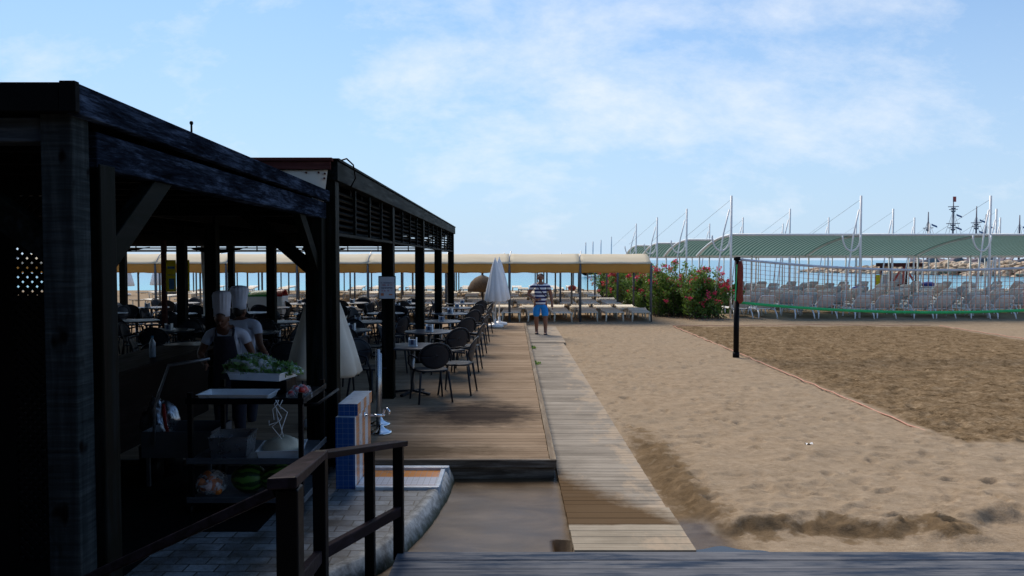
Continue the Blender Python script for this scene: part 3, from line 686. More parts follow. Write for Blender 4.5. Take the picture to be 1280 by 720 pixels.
# ------------------------------------------------------------------ handrail
t = thing('handrail', 'dark brown timber handrail with four posts in the foreground', 'handrail')
RP = [((-.815, 5.40), .072, .88), ((-.955, 5.05), .065, .95), ((-1.07, 4.20), .072, 1.135), ((-.745, 2.52), .075, 1.44)]
M['rail'] = timber('brown_black_rail', (.007, .0055, .0065), (.022, .015, .018), (.045, .034, .045), 'Y', .45, .4)
for (x, y), w_, z in RP:
    b = MB(); b.box(x - w_ / 2, y - w_ / 2, .05, x + w_ / 2, y + w_ / 2, z); b.build('post', M['blackpaint'], t, bevel=.006)
b = MB(); tops = [(-.835, 5.45, .905), (-1.265, 4.93, .975), (-.745, 2.48, 1.455)]
tops = [(G(503, 560, .90)), Vector((0, 0, 0)), Vector((0, 0, 0))]
def PT(px, py, Y):
    g = G(px, py, 0) if py > 330 else None
    d = Vector(((px - 640) / F, math.cos(PITCH) + (360 - py) / F * math.sin(PITCH), -math.sin(PITCH) + (360 - py) / F * math.cos(PITCH)))
    return Vector((0, 0, H)) + d * (Y / d.y)
a0, a1, a2 = Vector((-.80, 5.47, .872)), PT(398, 569, 4.25), PT(358, 604, 2.50)
b.bar(a0, a1, .10, .038); b.build('top_rail', M['rail'], t, bevel=.006)
b = MB(); b.bar(a1 + Vector((0, .02, 0)), a2 + Vector((0, -.05, .014)), .095, .038); b.build('top_rail', M['rail'], t, bevel=.006)
b = MB(); b.bar(PT(500, 638, 5.4), PT(398, 694, 4.22), .045, .07); b.build('lower_rail', M['rail'], t, bevel=.006)
b = MB(); b.bar(PT(398, 696, 4.2), PT(356, 748, 2.56), .045, .07); b.build('lower_rail', M['rail'], t, bevel=.006)
b = MB(); b.bar(PT(350, 612, 2.55), PT(95, 730, 3.0), .07, .036); b.build('descending_rail', M['rail'], t, bevel=.005)

t = thing('added_shade_building', 'added unseen building behind the viewpoint that blocks sky light from the pergola', 'building'); b = MB(); b.box(-16, -7.5, -.1, 7, -3.5, 6.5); b.build('wall', M['counter'], t, bevel=.03)  # unseen building, added to keep sky light off the near pergola
b = MB(); b.box(-16.4, -7.9, 6.5, 7.4, -3.1, 6.7); b.build('roof', M['black'], t)
for x in (-12, -7, -2, 3): b = MB(); b.box(x, -3.5, .1, x + 2.2, -3.44, 2.6); dr = b.build('door', M['blackpaint'], t); b = MB(); b.tube([(x + 2.0, -3.43, 1.0), (x + 2.0, -3.38, 1.0), (x + 2.0, -3.38, 1.2), (x + 2.0, -3.43, 1.2)], .012, 8); b.build('handle', M['chrome'], dr)
# ------------------------------------------------------------------ beach shower: tiled wall, tray, tap
t = thing('tiled_shower_wall', 'stepped shower wall in blue tiles with orange and white side', 'shower')
b = MB()
def tblock(x0, y0, z0, x1, y1, z1):
    b.cur = 0; b.add([(x0, y0, z0), (x1, y0, z0), (x1, y0, z1), (x0, y0, z1)], [(0, 1, 2, 3)]); b.add([(x0, y1, z0), (x0, y1, z1), (x1, y1, z1), (x1, y1, z0)], [(0, 1, 2, 3)]); b.add([(x0, y0, z0), (x0, y0, z1), (x0, y1, z1), (x0, y1, z0)], [(0, 1, 2, 3)])
    b.cur = 1; b.add([(x1, y0, z0), (x1, y1, z0), (x1, y1, z1), (x1, y0, z1)], [(0, 1, 2, 3)])
    b.cur = 2; b.add([(x0, y0, z1), (x1, y0, z1), (x1, y1, z1), (x0, y1, z1)], [(0, 1, 2, 3)])
tblock(-1.600, 6.84, .12, -1.425, 7.02, .775); tblock(-1.588, 6.90, .777, -1.41, 7.60, .885); tblock(-1.590, 7.022, .12, -1.4245, 7.60, .775)
b.build('block', [M['bluetile'], M['stripetile'], M['whitetile']], t)
b = MB(); b.tube([(-1.42, 7.25, .71), (-1.22, 7.25, .71)], .011, 10); b.tube([(-1.24, 7.25, .70), (-1.225, 7.25, .76), (-1.20, 7.25, .775), (-1.18, 7.25, .75), (-1.178, 7.25, .72)], .012, 8)
b.tube([(-1.425, 7.25, .71), (-1.41, 7.25, .71)], .028, 12); b.build('tap', M['chrome'], t)
t = thing('shower_tray', 'shallow shower tray of orange and white floor tiles with white rim', 'shower tray')
b = MB(); b.box(-1.42, 6.86, .10, -.70, 7.40, .135); b.build('tiles', M['floortile'], t)
b = MB(); b.box(-1.42, 7.40, .10, -.62, 7.47, .165); b.box(-1.42, 6.80, .10, -.66, 6.858, .15); b.box(-.70, 6.86, .10, -.655, 7.398, .15); b.build('rim', M['whitetile'], t, bevel=.008)
for i, (x, y, lb) in enumerate(((-1.53, 8.8, 'grey metal stand pole with round foot just behind the tiled shower wall'), (-1.62, 9.25, 'second round metal stand foot and pole, slightly farther back on the deck'))):
    t = thing('metal_stand', lb, 'stand', (x, y, .18), 0, 'metal stands beside the shower')
    b = MB(); b.lathe([(.13, 0), (.13, .02), (.11, .035), (.05, .06), (.03, .085), (.028, .10)], n=28); b.build('foot', M['chrome'], t)
    b = MB(); b.tube([(-.03 if i == 0 else 0, 0, .05), (-.03 if i == 0 else 0, 0, .98 - .1 * i)], .026, 12); b.build('pole', M['steel'], t)
# ------------------------------------------------------------------ closed parasols
def parasol(label, loc, h, r, z0, mat, base=True, polelen=None, tilt=0, group=None, pm='whitepaint'):
    t = thing('closed_parasol', label, 'parasol', loc, 0, group)
    b = MB(); prof = [(r * .92, z0), (r, z0 + .04), (r * .80, z0 + (h - z0) * .3), (r * .52, z0 + (h - z0) * .62), (r * .25, z0 + (h - z0) * .88), (r * .10, h - .03), (.012, h)]
    b.lathe(prof, n=64, wob=lambda a, q: .17 * (abs(math.sin(a * 4 + q * 1.2)) - .5) * (1 - q * .6) + .04 * math.sin(a * 3 + 1)); o = b.build('canopy', M[mat], t)
    b = MB(); b.tube([(0, 0, .04), (0, 0, h + .04)], .022, 10); b.build('pole', M[pm], t)
    if base: b = MB(); b.lathe([(.25, 0), (.26, .03), (.24, .07), (.08, .10), (.04, .13), (.035, .25)], n=32); b.build('base', M['whitepaint'], t)
    return t
parasol('white closed parasol nearer the camera of the pair on the deck', (-.51, 22.9, .18), 2.05, .33, .76, 'whitecloth', group='pair of closed white parasols')
parasol('white closed parasol standing behind its twin on the deck', (-.40, 23.7, .18), 2.07, .33, .78, 'whitecloth', group='pair of closed white parasols')
parasol('large folded cream parasol beside the chefs, half behind a post', (-2.30, 9.2, .18), 1.9, .43, .62, 'cream', pm='darkZ')
for (px, Y, lb) in ((158, 48, 'left'), (196, 50, 'right')):
    X = (px - 640) / F * Y; parasol(f'white closed beach parasol by the sea, {lb} one of the two seen through the restaurant', (X, Y, 0), 2.1, .42, .55, 'white', group='far closed beach parasols')

# ------------------------------------------------------------------ restaurant tables and chairs
def make_chair():
    t = thing('restaurant_chair', 'x', 'chair')
    b = MB()                                       # seat: rounded square, slightly dished
    def seat(u, v):
        a = 2 * math.pi * u; r = v; c, s_ = math.cos(a), math.sin(a); k = (abs(c) ** 4 + abs(s_) ** 4) ** -.25
        return (.225 * k * c * r, .22 * k * s_ * r, .445 - .018 * (1 - r * r) - .006 * (r > .95))
    b.sheet(seat, 28, 5); b.build('seat', M['slate'], t, thick=.022)
    b = MB()                                       # oval back panel, curved around the sitter; chair faces -Y locally => back at +Y
    def bk(u, v):
        a = 2 * math.pi * u; x = .222 * v * math.cos(a); z = .175 * v * math.sin(a)
        if z < 0: z *= 1.05
        return (x, .255 - .9 * x * x + .22 * (z + .1), .665 + z)
    b.sheet(bk, 32, 5); b.build('backrest', M['slate'], t, thick=.012)
    b = MB()
    rim = [(.24 * math.cos(a), .262 - .9 * (.24 * math.cos(a)) ** 2 + .22 * (.20 * math.sin(a) + .1), .655 + .20 * math.sin(a)) for a in [R(-20 + 220 * k / 20) for k in range(21)]]
    arm_l = [(-.27, -.18, .42), (-.285, -.20, .55), (-.28, -.17, .635), (-.27, .0, .655), (-.245, .16, .64)]; arm_r = [(-x, y, z) for x, y, z in reversed(arm_l)]
    b.tube(arm_l + list(reversed(rim))[::1] + arm_r if False else rim, .014, 8); b.build('back_rim', M['slate'], t)
    for sg in (-1, 1):
        b = MB(); b.tube([(sg * .215, -.19, .43), (sg * .275, -.20, .53), (sg * .28, -.16, .64), (sg * .272, 0, .66), (sg * .235, .18, .635)], .015, 8); b.build('armrest', M['slate'], t)
    for sx in (-1, 1):
        for sy in (-1, 1):
            b = MB(); b.tube([(sx * .20, sy * .185 + (.02 if sy > 0 else 0), .44), (sx * .245, sy * .235 + (.03 if sy > 0 else 0), 0)], [.018, .013], 8); b.build('leg', M['slate'], t)
    return index(t)
def make_table():
    t = thing('restaurant_table', 'x', 'table')
    b = MB(); b.lathe([(.0, .705), (.42, .705), (.445, .712), (.45, .722), (.445, .732), (.42, .735), (.0, .735)], n=8 * 4, wob=lambda a, q: .03 * math.cos(8 * a)); b.build('table_top', M['slatetop'], t)
    b = MB(); b.tube([(0, 0, .06), (0, 0, .70)], .032, 12); b.build('pedestal', M['alu'], t)
    for k in range(4):
        a = math.pi / 4 + k * math.pi / 2; b = MB(); b.bar((0, 0, .06), (.30 * math.cos(a), .30 * math.sin(a), .02), .05, .03); b.build('foot', M['slate'], t)
    return index(t)
def make_caddy():
    t = thing('napkin_caddy', 'x', 'napkin caddy'); b = MB(); b.box(-.065, -.05, 0, .065, .05, .012); b.box(-.06, -.045, .012, -.052, .045, .13); b.box(.052, -.045, .012, .06, .045, .13); b.build('holder', M['white'], t, bevel=.003)
    b = MB(); b.box(-.05, -.04, .013, .05, .04, .10); b.build('napkins', M['paper'], t, bevel=.006)
    b = MB(); b.box(-.02, -.052, .03, .02, -.041, .10); b.build('menu_slip', M['ink'], t); return index(t)
chair0, table0, caddy0 = make_chair(), make_table(), make_caddy(); used = {}
def put(proto, loc, rz, label, group):
    if proto.name not in used:
        used[proto.name] = 1; proto.location = loc; proto.rotation_euler = (0, 0, rz); proto['label'] = label; proto['group'] = group; return proto
    return dup(proto, loc, rz, label, group)
TY = [11.4, 13.7, 16.0, 18.3, 20.5, 22.6]; TX = [-1.50, -3.1, -4.75, -6.4, -8.1, -9.9]
rowname = ['nearest', 'second nearest', 'third nearest', 'fourth nearest', 'fifth nearest', 'farthest']
colname = ['deck-edge row', 'second row inward', 'third row inward', 'fourth row inward', 'fifth row inward', 'innermost row']
for ci, X in enumerate(TX):
    for ri, Y in enumerate(TY):
        x, y = X + random.uniform(-.12, .12) * (ci > 0), Y + random.uniform(-.3, .3) * (ci > 0)
        if ci in (1, 2) and ri == 0: y += .3
        if ci == 3 and ri == 0: continue
        put(table0, (x, y, .18), random.uniform(0, 1), f'dark restaurant table, {rowname[ri]} in the {colname[ci]}', 'restaurant tables')
        if random.random() < .75 or ci == 0: put(caddy0, (x + (.02 if ci == 0 else random.uniform(-.15, .15)), y - .1, .915), random.uniform(-.4, .4), f'white napkin caddy on the {rowname[ri]} table of the {colname[ci]}', 'napkin caddies on the tables')
        if ci == 0: spots = [((.33, -.52), R(-162), 'front right'), ((.66, .12), R(-100), 'right'), ((-.55, -.35), R(60), 'left')] if ri == 0 else [((.42, -.46), R(-138), 'front right'), ((.66, .18), R(-98), 'right')] + ([((-.6, 0), R(95), 'left')] if ri % 2 else [])
        else:
            spots = [((.60, random.uniform(-.2, .2)), R(random.uniform(-110, -75)), 'right'), ((-.60, random.uniform(-.2, .2)), R(random.uniform(75, 110)), 'left'), ((random.uniform(-.2, .2), -.6), R(random.uniform(165, 195)), 'near')]
            if ri % 2: spots.append(((random.uniform(-.2, .2), .6), R(random.uniform(-15, 15)), 'far'))
        for (dx, dy), a, nm in spots:
            put(chair0, (x + dx, y + dy, .18), a + (random.uniform(-.15, .15) if ci else random.uniform(-.08, .08)) + math.pi * 0 + (math.pi if False else 0), f'dark round-backed chair, {nm} side of {rowname[ri]} table, {colname[ci]}', 'restaurant chairs')
# fix facing: local chairs look along -Y
# ------------------------------------------------------------------ people
def skin_mesh(nodes, edges, root=0, levels=2):
    me = bpy.data.meshes.new('sk'); me.from_pydata([n_[0] for n_ in nodes], edges, []); o = bpy.data.objects.new('sk', me); COL.objects.link(o)
    md = o.modifiers.new('s', 'SKIN'); md.use_smooth_shade = True
    sv = me.skin_vertices[0].data if me.skin_vertices else None
    if sv is None:
        bpy.context.view_layer.objects.active = o; bpy.context.view_layer.update(); sv = me.skin_vertices[0].data
    for i, n_ in enumerate(nodes):
        r = n_[1]; sv[i].radius = r if isinstance(r, tuple) else (r, r); sv[i].use_root = (i == root)
    s2 = o.modifiers.new('ss', 'SUBSURF'); s2.levels = levels; s2.render_levels = levels
    dg = bpy.context.evaluated_depsgraph_get(); dg.update(); ev = o.evaluated_get(dg); m2 = bpy.data.meshes.new_from_object(ev)
    vs = [v.co.copy() for v in m2.vertices]; fs = [tuple(p.vertices) for p in m2.polygons]
    bpy.data.objects.remove(o); bpy.data.meshes.remove(me); bpy.data.meshes.remove(m2); return vs, fs
def vec(*a): return Vector(a)
def person(label, loc, rz, J, skinm, headrot=(0, 0), top=None, bottom=None, shoes=None, hair=True, bare_arms=True):
    """J: joints in metres, figure looks along -Y; one continuous body, clothes are children"""
    t = thing('person', label, 'person', loc, rz)
    nodes = []; edges = []
    def nd(p, r, par=None):
        nodes.append((Vector(p), r)); i = len(nodes) - 1
        if par is not None: edges.append((par, i))
        return i
    pel = nd(J['pelvis'], (.14, .11)); wa = nd(J['waist'], (.13, .10), pel); chs = nd(J['chest'], (.155, .11), wa); uc = nd(J['neckbase'], (.085, .075), chs)
    nk = nd(J['neck'], .055, uc); hb = nd(J['head'] - Vector((0, 0, .07)), .055, nk)
    hands = []
    for s_ in 'LR':
        sh = nd(J['sh' + s_], .062, uc); me_ = nd((J['sh' + s_] + J['el' + s_]) / 2, .054, sh); e = nd(J['el' + s_], .045, me_)
        f1 = nd(J['el' + s_].lerp(J['wr' + s_], .35), .044, e); wr = nd(J['wr' + s_], .026, f1)
        d = (J['ha' + s_] - J['wr' + s_]).normalized(); pal = nd(J['wr' + s_] + d * .05, (.036, .02), wr)
        side = d.cross(Vector((1, 0, 0)) if abs(d.x) < .7 else Vector((0, 1, 0))).normalized(); inn = Vector((1 if s_ == 'R' else -1, 0, 0))
        kn = nd(J['wr' + s_] + d * .085, (.036, .017), pal)
        for k, ln in enumerate((.062, .072, .068, .052)):
            o = side * (-.027 + .018 * k); a = nd(J['wr' + s_] + d * .098 + o, .0085, kn); m_ = nd(J['wr' + s_] + d * (.098 + ln * .55) + o * 1.05 + inn * .006, .008, a); nd(J['wr' + s_] + d * (.098 + ln) + o * 1.05 + inn * .02, .0065, m_)
        th = nd(J['wr' + s_] + d * .045 - side * .035, .011, pal); nd(J['wr' + s_] + d * .085 - side * .055 + inn * .012, .009, th)
        hp = nd(J['hip' + s_], .085, pel); mt = nd(J['hip' + s_].lerp(J['kn' + s_], .5), .078, hp); k_ = nd(J['kn' + s_], .058, mt)
        cf = nd(J['kn' + s_].lerp(J['an' + s_], .3), .060, k_); an = nd(J['an' + s_], .038, cf); nd(J['an' + s_] + Vector((0, .035, -.05)), .03, an)
        bl_ = nd(J['an' + s_] + Vector((0, -.09, -.055)), (.038, .024), an); nd(J['an' + s_] + Vector((0, -.16, -.062)), (.034, .016), bl_)
    vs, fs = skin_mesh(nodes, edges)
    b = MB(); b.add(vs, fs, True)
    hc = J['head']; Rm = Matrix.Rotation(headrot[0], 3, 'Z') @ Matrix.Rotation(headrot[1], 3, 'X')
    hbM = MB()
    def hf(p):
        g = 1.0
        if p.z < -.1: g *= 1 - .20 * abs(p.x) * min(1, (-p.z - .1) * 2) - .10 * max(0, p.y)
        for ex in (-.38, .38): g -= .07 * math.exp(-((p.x - ex) ** 2 + (p.z - .03) ** 2) / .02) * (p.y < 0)
        g += .05 * math.exp(-((p.z - .22) ** 2) / .01) * (p.y < -.3)
        return g
    hbM.ball((0, 0, 0), .076, .096, .118, 28, 22, hf)
    hbM.ball((0, -.098, -.018), .014, .022, .026, 10, 8); hbM.ball((0, -.09, -.055), .026, .012, .008, 10, 6)     # nose and lips
    for sx in (-1, 1): hbM.ball((sx * .077, .008, -.005), .010, .022, .032, 10, 8)
    hv = [Rm @ Vector(v) + hc for v in hbM.v]; b.add(hv, hbM.f, True)
    b.build('body', skinm, t)
    e = MB()
    for sx in (-1, 1): e.ball((sx * .029, -.083, .006), .012, .009, .007, 8, 6)
    e.v = [tuple(Rm @ Vector(v) + hc) for v in e.v]; e.build('eyes', M['eye'], t)
    if hair:
        h = MB(); h.ball((0, .014, .022), .082, .098, .110, 28, 18, lambda p: 1.0 if (p.z > .25 or p.y > .15) else .80)
        h.v = [tuple(Rm @ Vector(v) + hc) for v in h.v]; h.build('hair', M['hair'], t)
    if top:
        nd2 = []; ed = []
        def n2(p, r, par=None):
            nd2.append((Vector(p), r)); i = len(nd2) - 1
            if par is not None: ed.append((par, i))
            return i
        hem0 = n2(J['pelvis'] - Vector((0, 0, .12)), (.165, .14)); hem = n2(J['pelvis'] - Vector((0, 0, .03)), (.165, .138), hem0); w2 = n2(J['waist'], (.155, .122), hem); c2 = n2(J['chest'], (.175, .128), w2); u2 = n2(J['neckbase'] - Vector((0, 0, .005)), (.095, .082), c2)
        for s_ in 'LR':
            s0 = n2(J['sh' + s_], .072, u2); n2(J['sh' + s_].lerp(J['el' + s_], .55), .064, s0)
        vs, fs = skin_mesh(nd2, ed); x = MB(); x.add(vs, fs, True); x.build('shirt', top, t)
    if bottom:
        nd3 = []; ed3 = []; k1 = bottom[1]
        nd3.append((J['pelvis'] + Vector((0, 0, .03)), (.15, .12))); nd3.append((J['pelvis'] - Vector((0, 0, .06)), (.155, .13))); ed3.append((0, 1))
        for s_ in 'LR':
            nd3.append((J['hip' + s_] - Vector((0, 0, .02)), .105)); ed3.append((1, len(nd3) - 1)); nd3.append((J['hip' + s_].lerp(J['kn' + s_], .45 * k1 / .8), .098)); ed3.append((len(nd3) - 2, len(nd3) - 1))
            nd3.append((J['hip' + s_].lerp(J['kn' + s_], min(k1, 1.0)), .092)); ed3.append((len(nd3) - 2, len(nd3) - 1))
            if k1 == 1.0: nd3.append((J['an' + s_], .06)); ed3.append((len(nd3) - 2, len(nd3) - 1))
        vs, fs = skin_mesh(nd3, ed3); x = MB(); x.add(vs, fs, True); x.build('shorts' if k1 != 1.0 else 'trousers', bottom[0], t)
    if shoes:
        for s_ in 'LR':
            x = MB(); a = J['an' + s_]; x.ball(a + Vector((0, -.06, -.068)), .05, .135, .022, 16, 8); x.build('sandal', shoes, t)
    return t
def joints(**kw):
    J = dict(pelvis=vec(0, 0, .95), waist=vec(0, 0, 1.09), chest=vec(0, 0, 1.28), neckbase=vec(0, .0, 1.43), neck=vec(0, 0, 1.50), head=vec(0, -.015, 1.635),
             shL=vec(-.185, 0, 1.405), shR=vec(.185, 0, 1.405), elL=vec(-.25, .03, 1.13), elR=vec(.25, .03, 1.13), wrL=vec(-.27, -.05, .89), wrR=vec(.27, -.05, .89),
             haL=vec(-.27, -.07, .80), haR=vec(.27, -.07, .80), hipL=vec(-.095, 0, .87), hipR=vec(.095, 0, .87), knL=vec(-.11, -.02, .49), knR=vec(.11, -.02, .49),
             anL=vec(-.11, .02, .09), anR=vec(.11, .02, .09)); J.update(kw); return J
J = joints(elL=vec(-.30, .03, 1.16), wrL=vec(-.12, -.17, 1.02), haL=vec(-.03, -.21, 1.03), elR=vec(.265, .04, 1.13), wrR=vec(.285, -.03, .88), haR=vec(.285, -.05, .79),
           knL=vec(-.10, .02, .49), anL=vec(-.09, .12, .10), knR=vec(.12, -.08, .50), anR=vec(.12, -.08, .09))
mx = G(675.5, 418, .055)
t = person('walking man in navy and white striped shirt, bright blue shorts and dark sandals', (mx.x, mx.y, .055), 0, J, M['skin'], top=M['jersey'], bottom=(M['bluecloth'], 1.02), shoes=M['navy'])
t.scale = (1.17, 1.12, 1.0)
b = MB(); b.tube([(-.09, -.05, 1.47), (-.03, -.14, 1.33), (.07, -.145, 1.17), (.16, -.10, 1.06), (.17, .05, 1.04), (.05, .14, 1.22), (-.07, .09, 1.43)], .011, 6); b.build('shoulder_strap', M['navy'], t)
# chefs
Jc = joints(waist=vec(0, -.03, 1.09), chest=vec(0, -.10, 1.27), neckbase=vec(-.01, -.17, 1.395), neck=vec(-.02, -.21, 1.45), head=vec(-.03, -.26, 1.55), shL=vec(-.19, -.14, 1.365), shR=vec(.185, -.14, 1.365), elL=vec(-.31, -.14, 1.12), wrL=vec(-.20, -.34, 1.03), haL=vec(-.17, -.42, 1.02), elR=vec(.29, -.14, 1.12), wrR=vec(.20, -.34, 1.03), haR=vec(.17, -.42, 1.02))
def toque(t, J, kind):
    hc = J['head']; b = MB()
    if kind: prof = [(.092, .03), (.094, .10), (.098, .14), (.112, .22), (.126, .26), (.122, .30), (.09, .335), (.03, .345), (0, .345)]
    else: prof = [(.094, .03), (.097, .12), (.100, .13), (.105, .22), (.108, .28), (.095, .315), (.05, .33), (0, .325)]
    b.lathe(prof, hc + Vector((0, .01, 0)), 60, lambda a, q: (.035 * math.sin(a * 15) * (q > .25)), sx=.95); b.build('chef_hat', M['chefwhite'], t)
t = person('chef in tall white hat and dark apron bending over the food cart', (-3.26, 8.75, .06), R(8), Jc, M['skin2'], (0, R(18)), M['chefwhite'], (M['navy'], 1.0), M['navy'], hair=True)
toque(t, Jc, 0); t.scale = (.955,) * 3
b = MB(); b.sheet(lambda u, v: ((-.15 - .03 * (1 - v) + (.30 + .06 * (1 - v)) * u) * (1 - .25 * v * v), -.165 - .10 * max(0, v - .45) / .55 - .035 * math.sin(math.pi * u) - .02 * v + .02 * (1 - v), .55 + .80 * v), 14, 14); apr = b.build('apron', M['navy'], t, thick=.006)
for sx in (-1, 1): b = MB(); b.tube([(sx * .095, -.27, 1.34), (sx * .10, -.24, 1.42), (sx * .06, -.12, 1.46)], .014, 6); b.build('apron_strap', M['navy'], apr)
Jd = joints(neckbase=vec(.05, -.03, 1.41), neck=vec(.09, -.05, 1.46), head=vec(.12, -.09, 1.56), elL=vec(-.25, .02, 1.13), elR=vec(.30, -.04, 1.15), wrR=vec(.27, -.25, .98), haR=vec(.22, -.33, .97), wrL=vec(-.2, -.2, .98), haL=vec(-.15, -.28, .98))
t = person('chef in white jacket and round-topped white hat, seen from behind his colleague', (-3.36, 9.5, .06), R(165), Jd, M['skin2'], (R(0), R(10)), M['chefwhite'], (M['navy'], 1.0), M['navy'])
toque(t, Jd, 1); t.scale = (.955,) * 3

# ------------------------------------------------------------------ food cart and what is on it
CX0, CX1, CY0, CY1, CZ = -2.62, -1.72, 6.15, 6.85, .12
t = thing('food_cart', 'dark steel three-shelf food trolley beside the near pergola post', 'trolley')
for x in (CX0, CX1):
    for y in (CY0, CY1):
        b = MB(); b.box(x - .018, y - .018, CZ + .08, x + .018, y + .018, 1.12); b.build('leg', M['blackpaint'], t)
        b = MB(); b.tube([(x - .012, y, CZ + .04), (x + .012, y, CZ + .04)], .04, 14); b.build('wheel', M['blackpaint'], t)
for z in (.24, .56, 1.05):
    b = MB(); b.box(CX0 - .03, CY0 - .03, z - .02, CX1 + .03, CY1 + .03, z); b.box(CX0 - .03, CY0 - .03, z, CX1 + .03, CY0 - .02, z + .03); b.box(CX1 + .02, CY0 - .02, z, CX1 + .03, CY1 + .03, z + .03); b.build('shelf', M['galv'] if z < 1 else M['blackpaint'], t, bevel=.004)
b = MB(); b.tube([(CX0 - .02, 6.2, 1.02), (CX0 - .02, 5.95, 1.2), (CX1 + .05, 5.95, 1.2)] if False else [(CX1 + .03, CY0, 1.02), (CX1 + .14, CY0, 1.03), (CX1 + .14, CY1, 1.03), (CX1 + .03, CY1, 1.02)], .014, 8); b.build('push_handle', M['blackpaint'], t)
def tray(label, x0, y0, x1, y1, z, h, mat='steel', rz=0):
    cx_, cy_ = (x0 + x1) / 2, (y0 + y1) / 2; w_, d_ = (x1 - x0) / 2, (y1 - y0) / 2
    t = thing('steel_tray', label, 'tray', (cx_, cy_, z), rz)
    b = MB(); ins = .02
    o = [(-w_, -d_), (w_, -d_), (w_, d_), (-w_, d_)]; i = [(-w_ + ins, -d_ + ins), (w_ - ins, -d_ + ins), (w_ - ins, d_ - ins), (-w_ + ins, d_ - ins)]
    vs = [(x, y, 0) for x, y in i] + [(x * .985, y * .985, h) for x, y in o] + [(x * 1.03, y * 1.03, h) for x, y in o]
    fs = [(0, 3, 2, 1)] + [(k, (k + 1) % 4, 4 + (k + 1) % 4, 4 + k) for k in range(4)] + [(4 + k, 4 + (k + 1) % 4, 8 + (k + 1) % 4, 8 + k) for k in range(4)]
    b.add(vs, fs); b.build('pan', M[mat], t, thick=.004); return t
tray('long steel tray in front on the cart top, under the upper tray', -2.56, 6.14, -1.98, 6.42, 1.052, .05, 'enamel')
tray('upper steel tray holding the bagged lettuce', -2.42, 6.44, -1.92, 6.80, 1.17, .065, 'enamel', rz=R(-12))
b = MB(); b.box(-2.42, 6.50, 1.054, -1.94, 6.80, 1.168); b.build('black_crate', M['blackpaint'], bevel=.01); tag(bpy.data.objects['black_crate'], 'low black crate under the lettuce tray', 'crate')
def leafpile(name, label, cat, c, rx, ry, rz_, n, mat, cover=True):
    t = thing(name, label, cat, c); b = MB()
    for k in range(n):
        a = random.uniform(0, 6.28); q = random.random() ** .5; h = math.sqrt(max(0, 1 - q * q)); p = Vector((rx * q * math.cos(a), ry * q * math.sin(a), rz_ * h * random.uniform(.5, 1)))
        s_ = random.uniform(.03, .06); d = Vector((random.uniform(-1, 1), random.uniform(-1, 1), random.uniform(-.3, .9))).normalized(); e = d.cross(Vector((random.uniform(-1, 1), random.uniform(-1, 1), random.uniform(-1, 1)))).normalized()
        b.add([p - d * s_, p + e * s_ * .6, p + d * s_ + d.cross(e) * s_ * .4, p - e * s_ * .6, p + d.cross(e) * s_ * .5], [(0, 1, 4), (1, 2, 4), (2, 3, 4), (3, 0, 4)])
    b.build('leaves', M[mat], t)
    if cover:
        b = MB(); b.ball((0, 0, 0), rx * 1.12, ry * 1.12, rz_ * 1.15, 28, 18, lambda p: 1 + .10 * math.sin(7 * p.x + 9 * p.y + 5 * p.z)); b.v = [(x, y, max(z, .0)) for x, y, z in b.v]; b.build('clear_bag', M['film'], t)
    return t
leafpile('lettuce_bag', 'clear bag of green lettuce heaped on the upper tray', 'vegetables', (-2.27, 6.62, 1.23), .22, .14, .13, 900, 'lettuce')
leafpile('herb_bag', 'clear bag of bright green peppers lying right of the lettuce', 'vegetables', (-2.02, 6.60, 1.22), .17, .10, .07, 420, 'lettuce')
b = MB()
for k in range(11): b.ball((-1.80 + random.uniform(-.05, .06), 6.35 + random.uniform(-.08, .12), 1.085 + random.uniform(0, .04)), .028, .028, .025, 12, 8)
t = thing('tomato_bag', 'small bag of red tomatoes at the right end of the cart top', 'vegetables'); b.build('tomatoes', M['red'], t); b = MB(); b.ball((-1.79, 6.38, 1.07), .10, .13, .075, 18, 12, lambda p: 1 + .12 * math.sin(9 * p.x + 7 * p.y)); b.build('clear_bag', M['film'], t)
b = MB()
for k in range(4):
    x = -1.86 + random.uniform(-.05, .06); pts = [(x, 6.10, 1.07)]; 
    for j in range(5): pts.append((x + random.uniform(-.05, .05), 6.095 - .003 * j, 1.07 - (.03 + .045 * random.random()) * (j + 1)))
    b.tube(pts, .0035, 5)
tag(b.build('plastic_ties', M['white']), 'torn white plastic strips hanging from the cart top', 'plastic strips')
tray('deep dull steel box pan on the left of the middle shelf', -2.52, 6.22, -2.20, 6.55, .562, .17, 'steel', rz=R(5))
t = tray('steel tray of pale dough under film on the middle shelf', -2.12, 6.18, -1.76, 6.56, .562, .07, 'enamel', rz=R(8)); b = MB(); b.ball((0, 0, .06), .155, .16, .095, 24, 14, lambda p: 1 + .06 * math.sin(5 * p.x + 6 * p.y)); b.build('dough', M['dough'], t)
for i, (x, lb) in enumerate(((-2.22, 'dark green striped watermelon on the bottom shelf, left one'), (-1.97, 'dark green striped watermelon on the bottom shelf, right one'))):
    b = MB(); b.ball((0, 0, 0), .15, .12, .115, 26, 18); o = b.build('watermelon', M['melon'], loc=(x, 6.36, .245 + .115)); o.rotation_euler = (0, 0, .4 * i); tag(o, lb, 'watermelon', 'watermelons on the cart')
t = thing('orange_net_bag', 'net bag of oranges glinting on the bottom shelf', 'fruit bag', (-2.52, 6.32, .24)); b = MB()
for k in range(14): b.ball((random.uniform(-.07, .08), random.uniform(-.1, .1), .04 + random.uniform(0, .11)), .036, .036, .035, 12, 8)
b.build('oranges', M['orangefruit'], t); b = MB(); b.ball((0, 0, .09), .13, .15, .11, 18, 12); b.build('net_bag', M['film'], t)
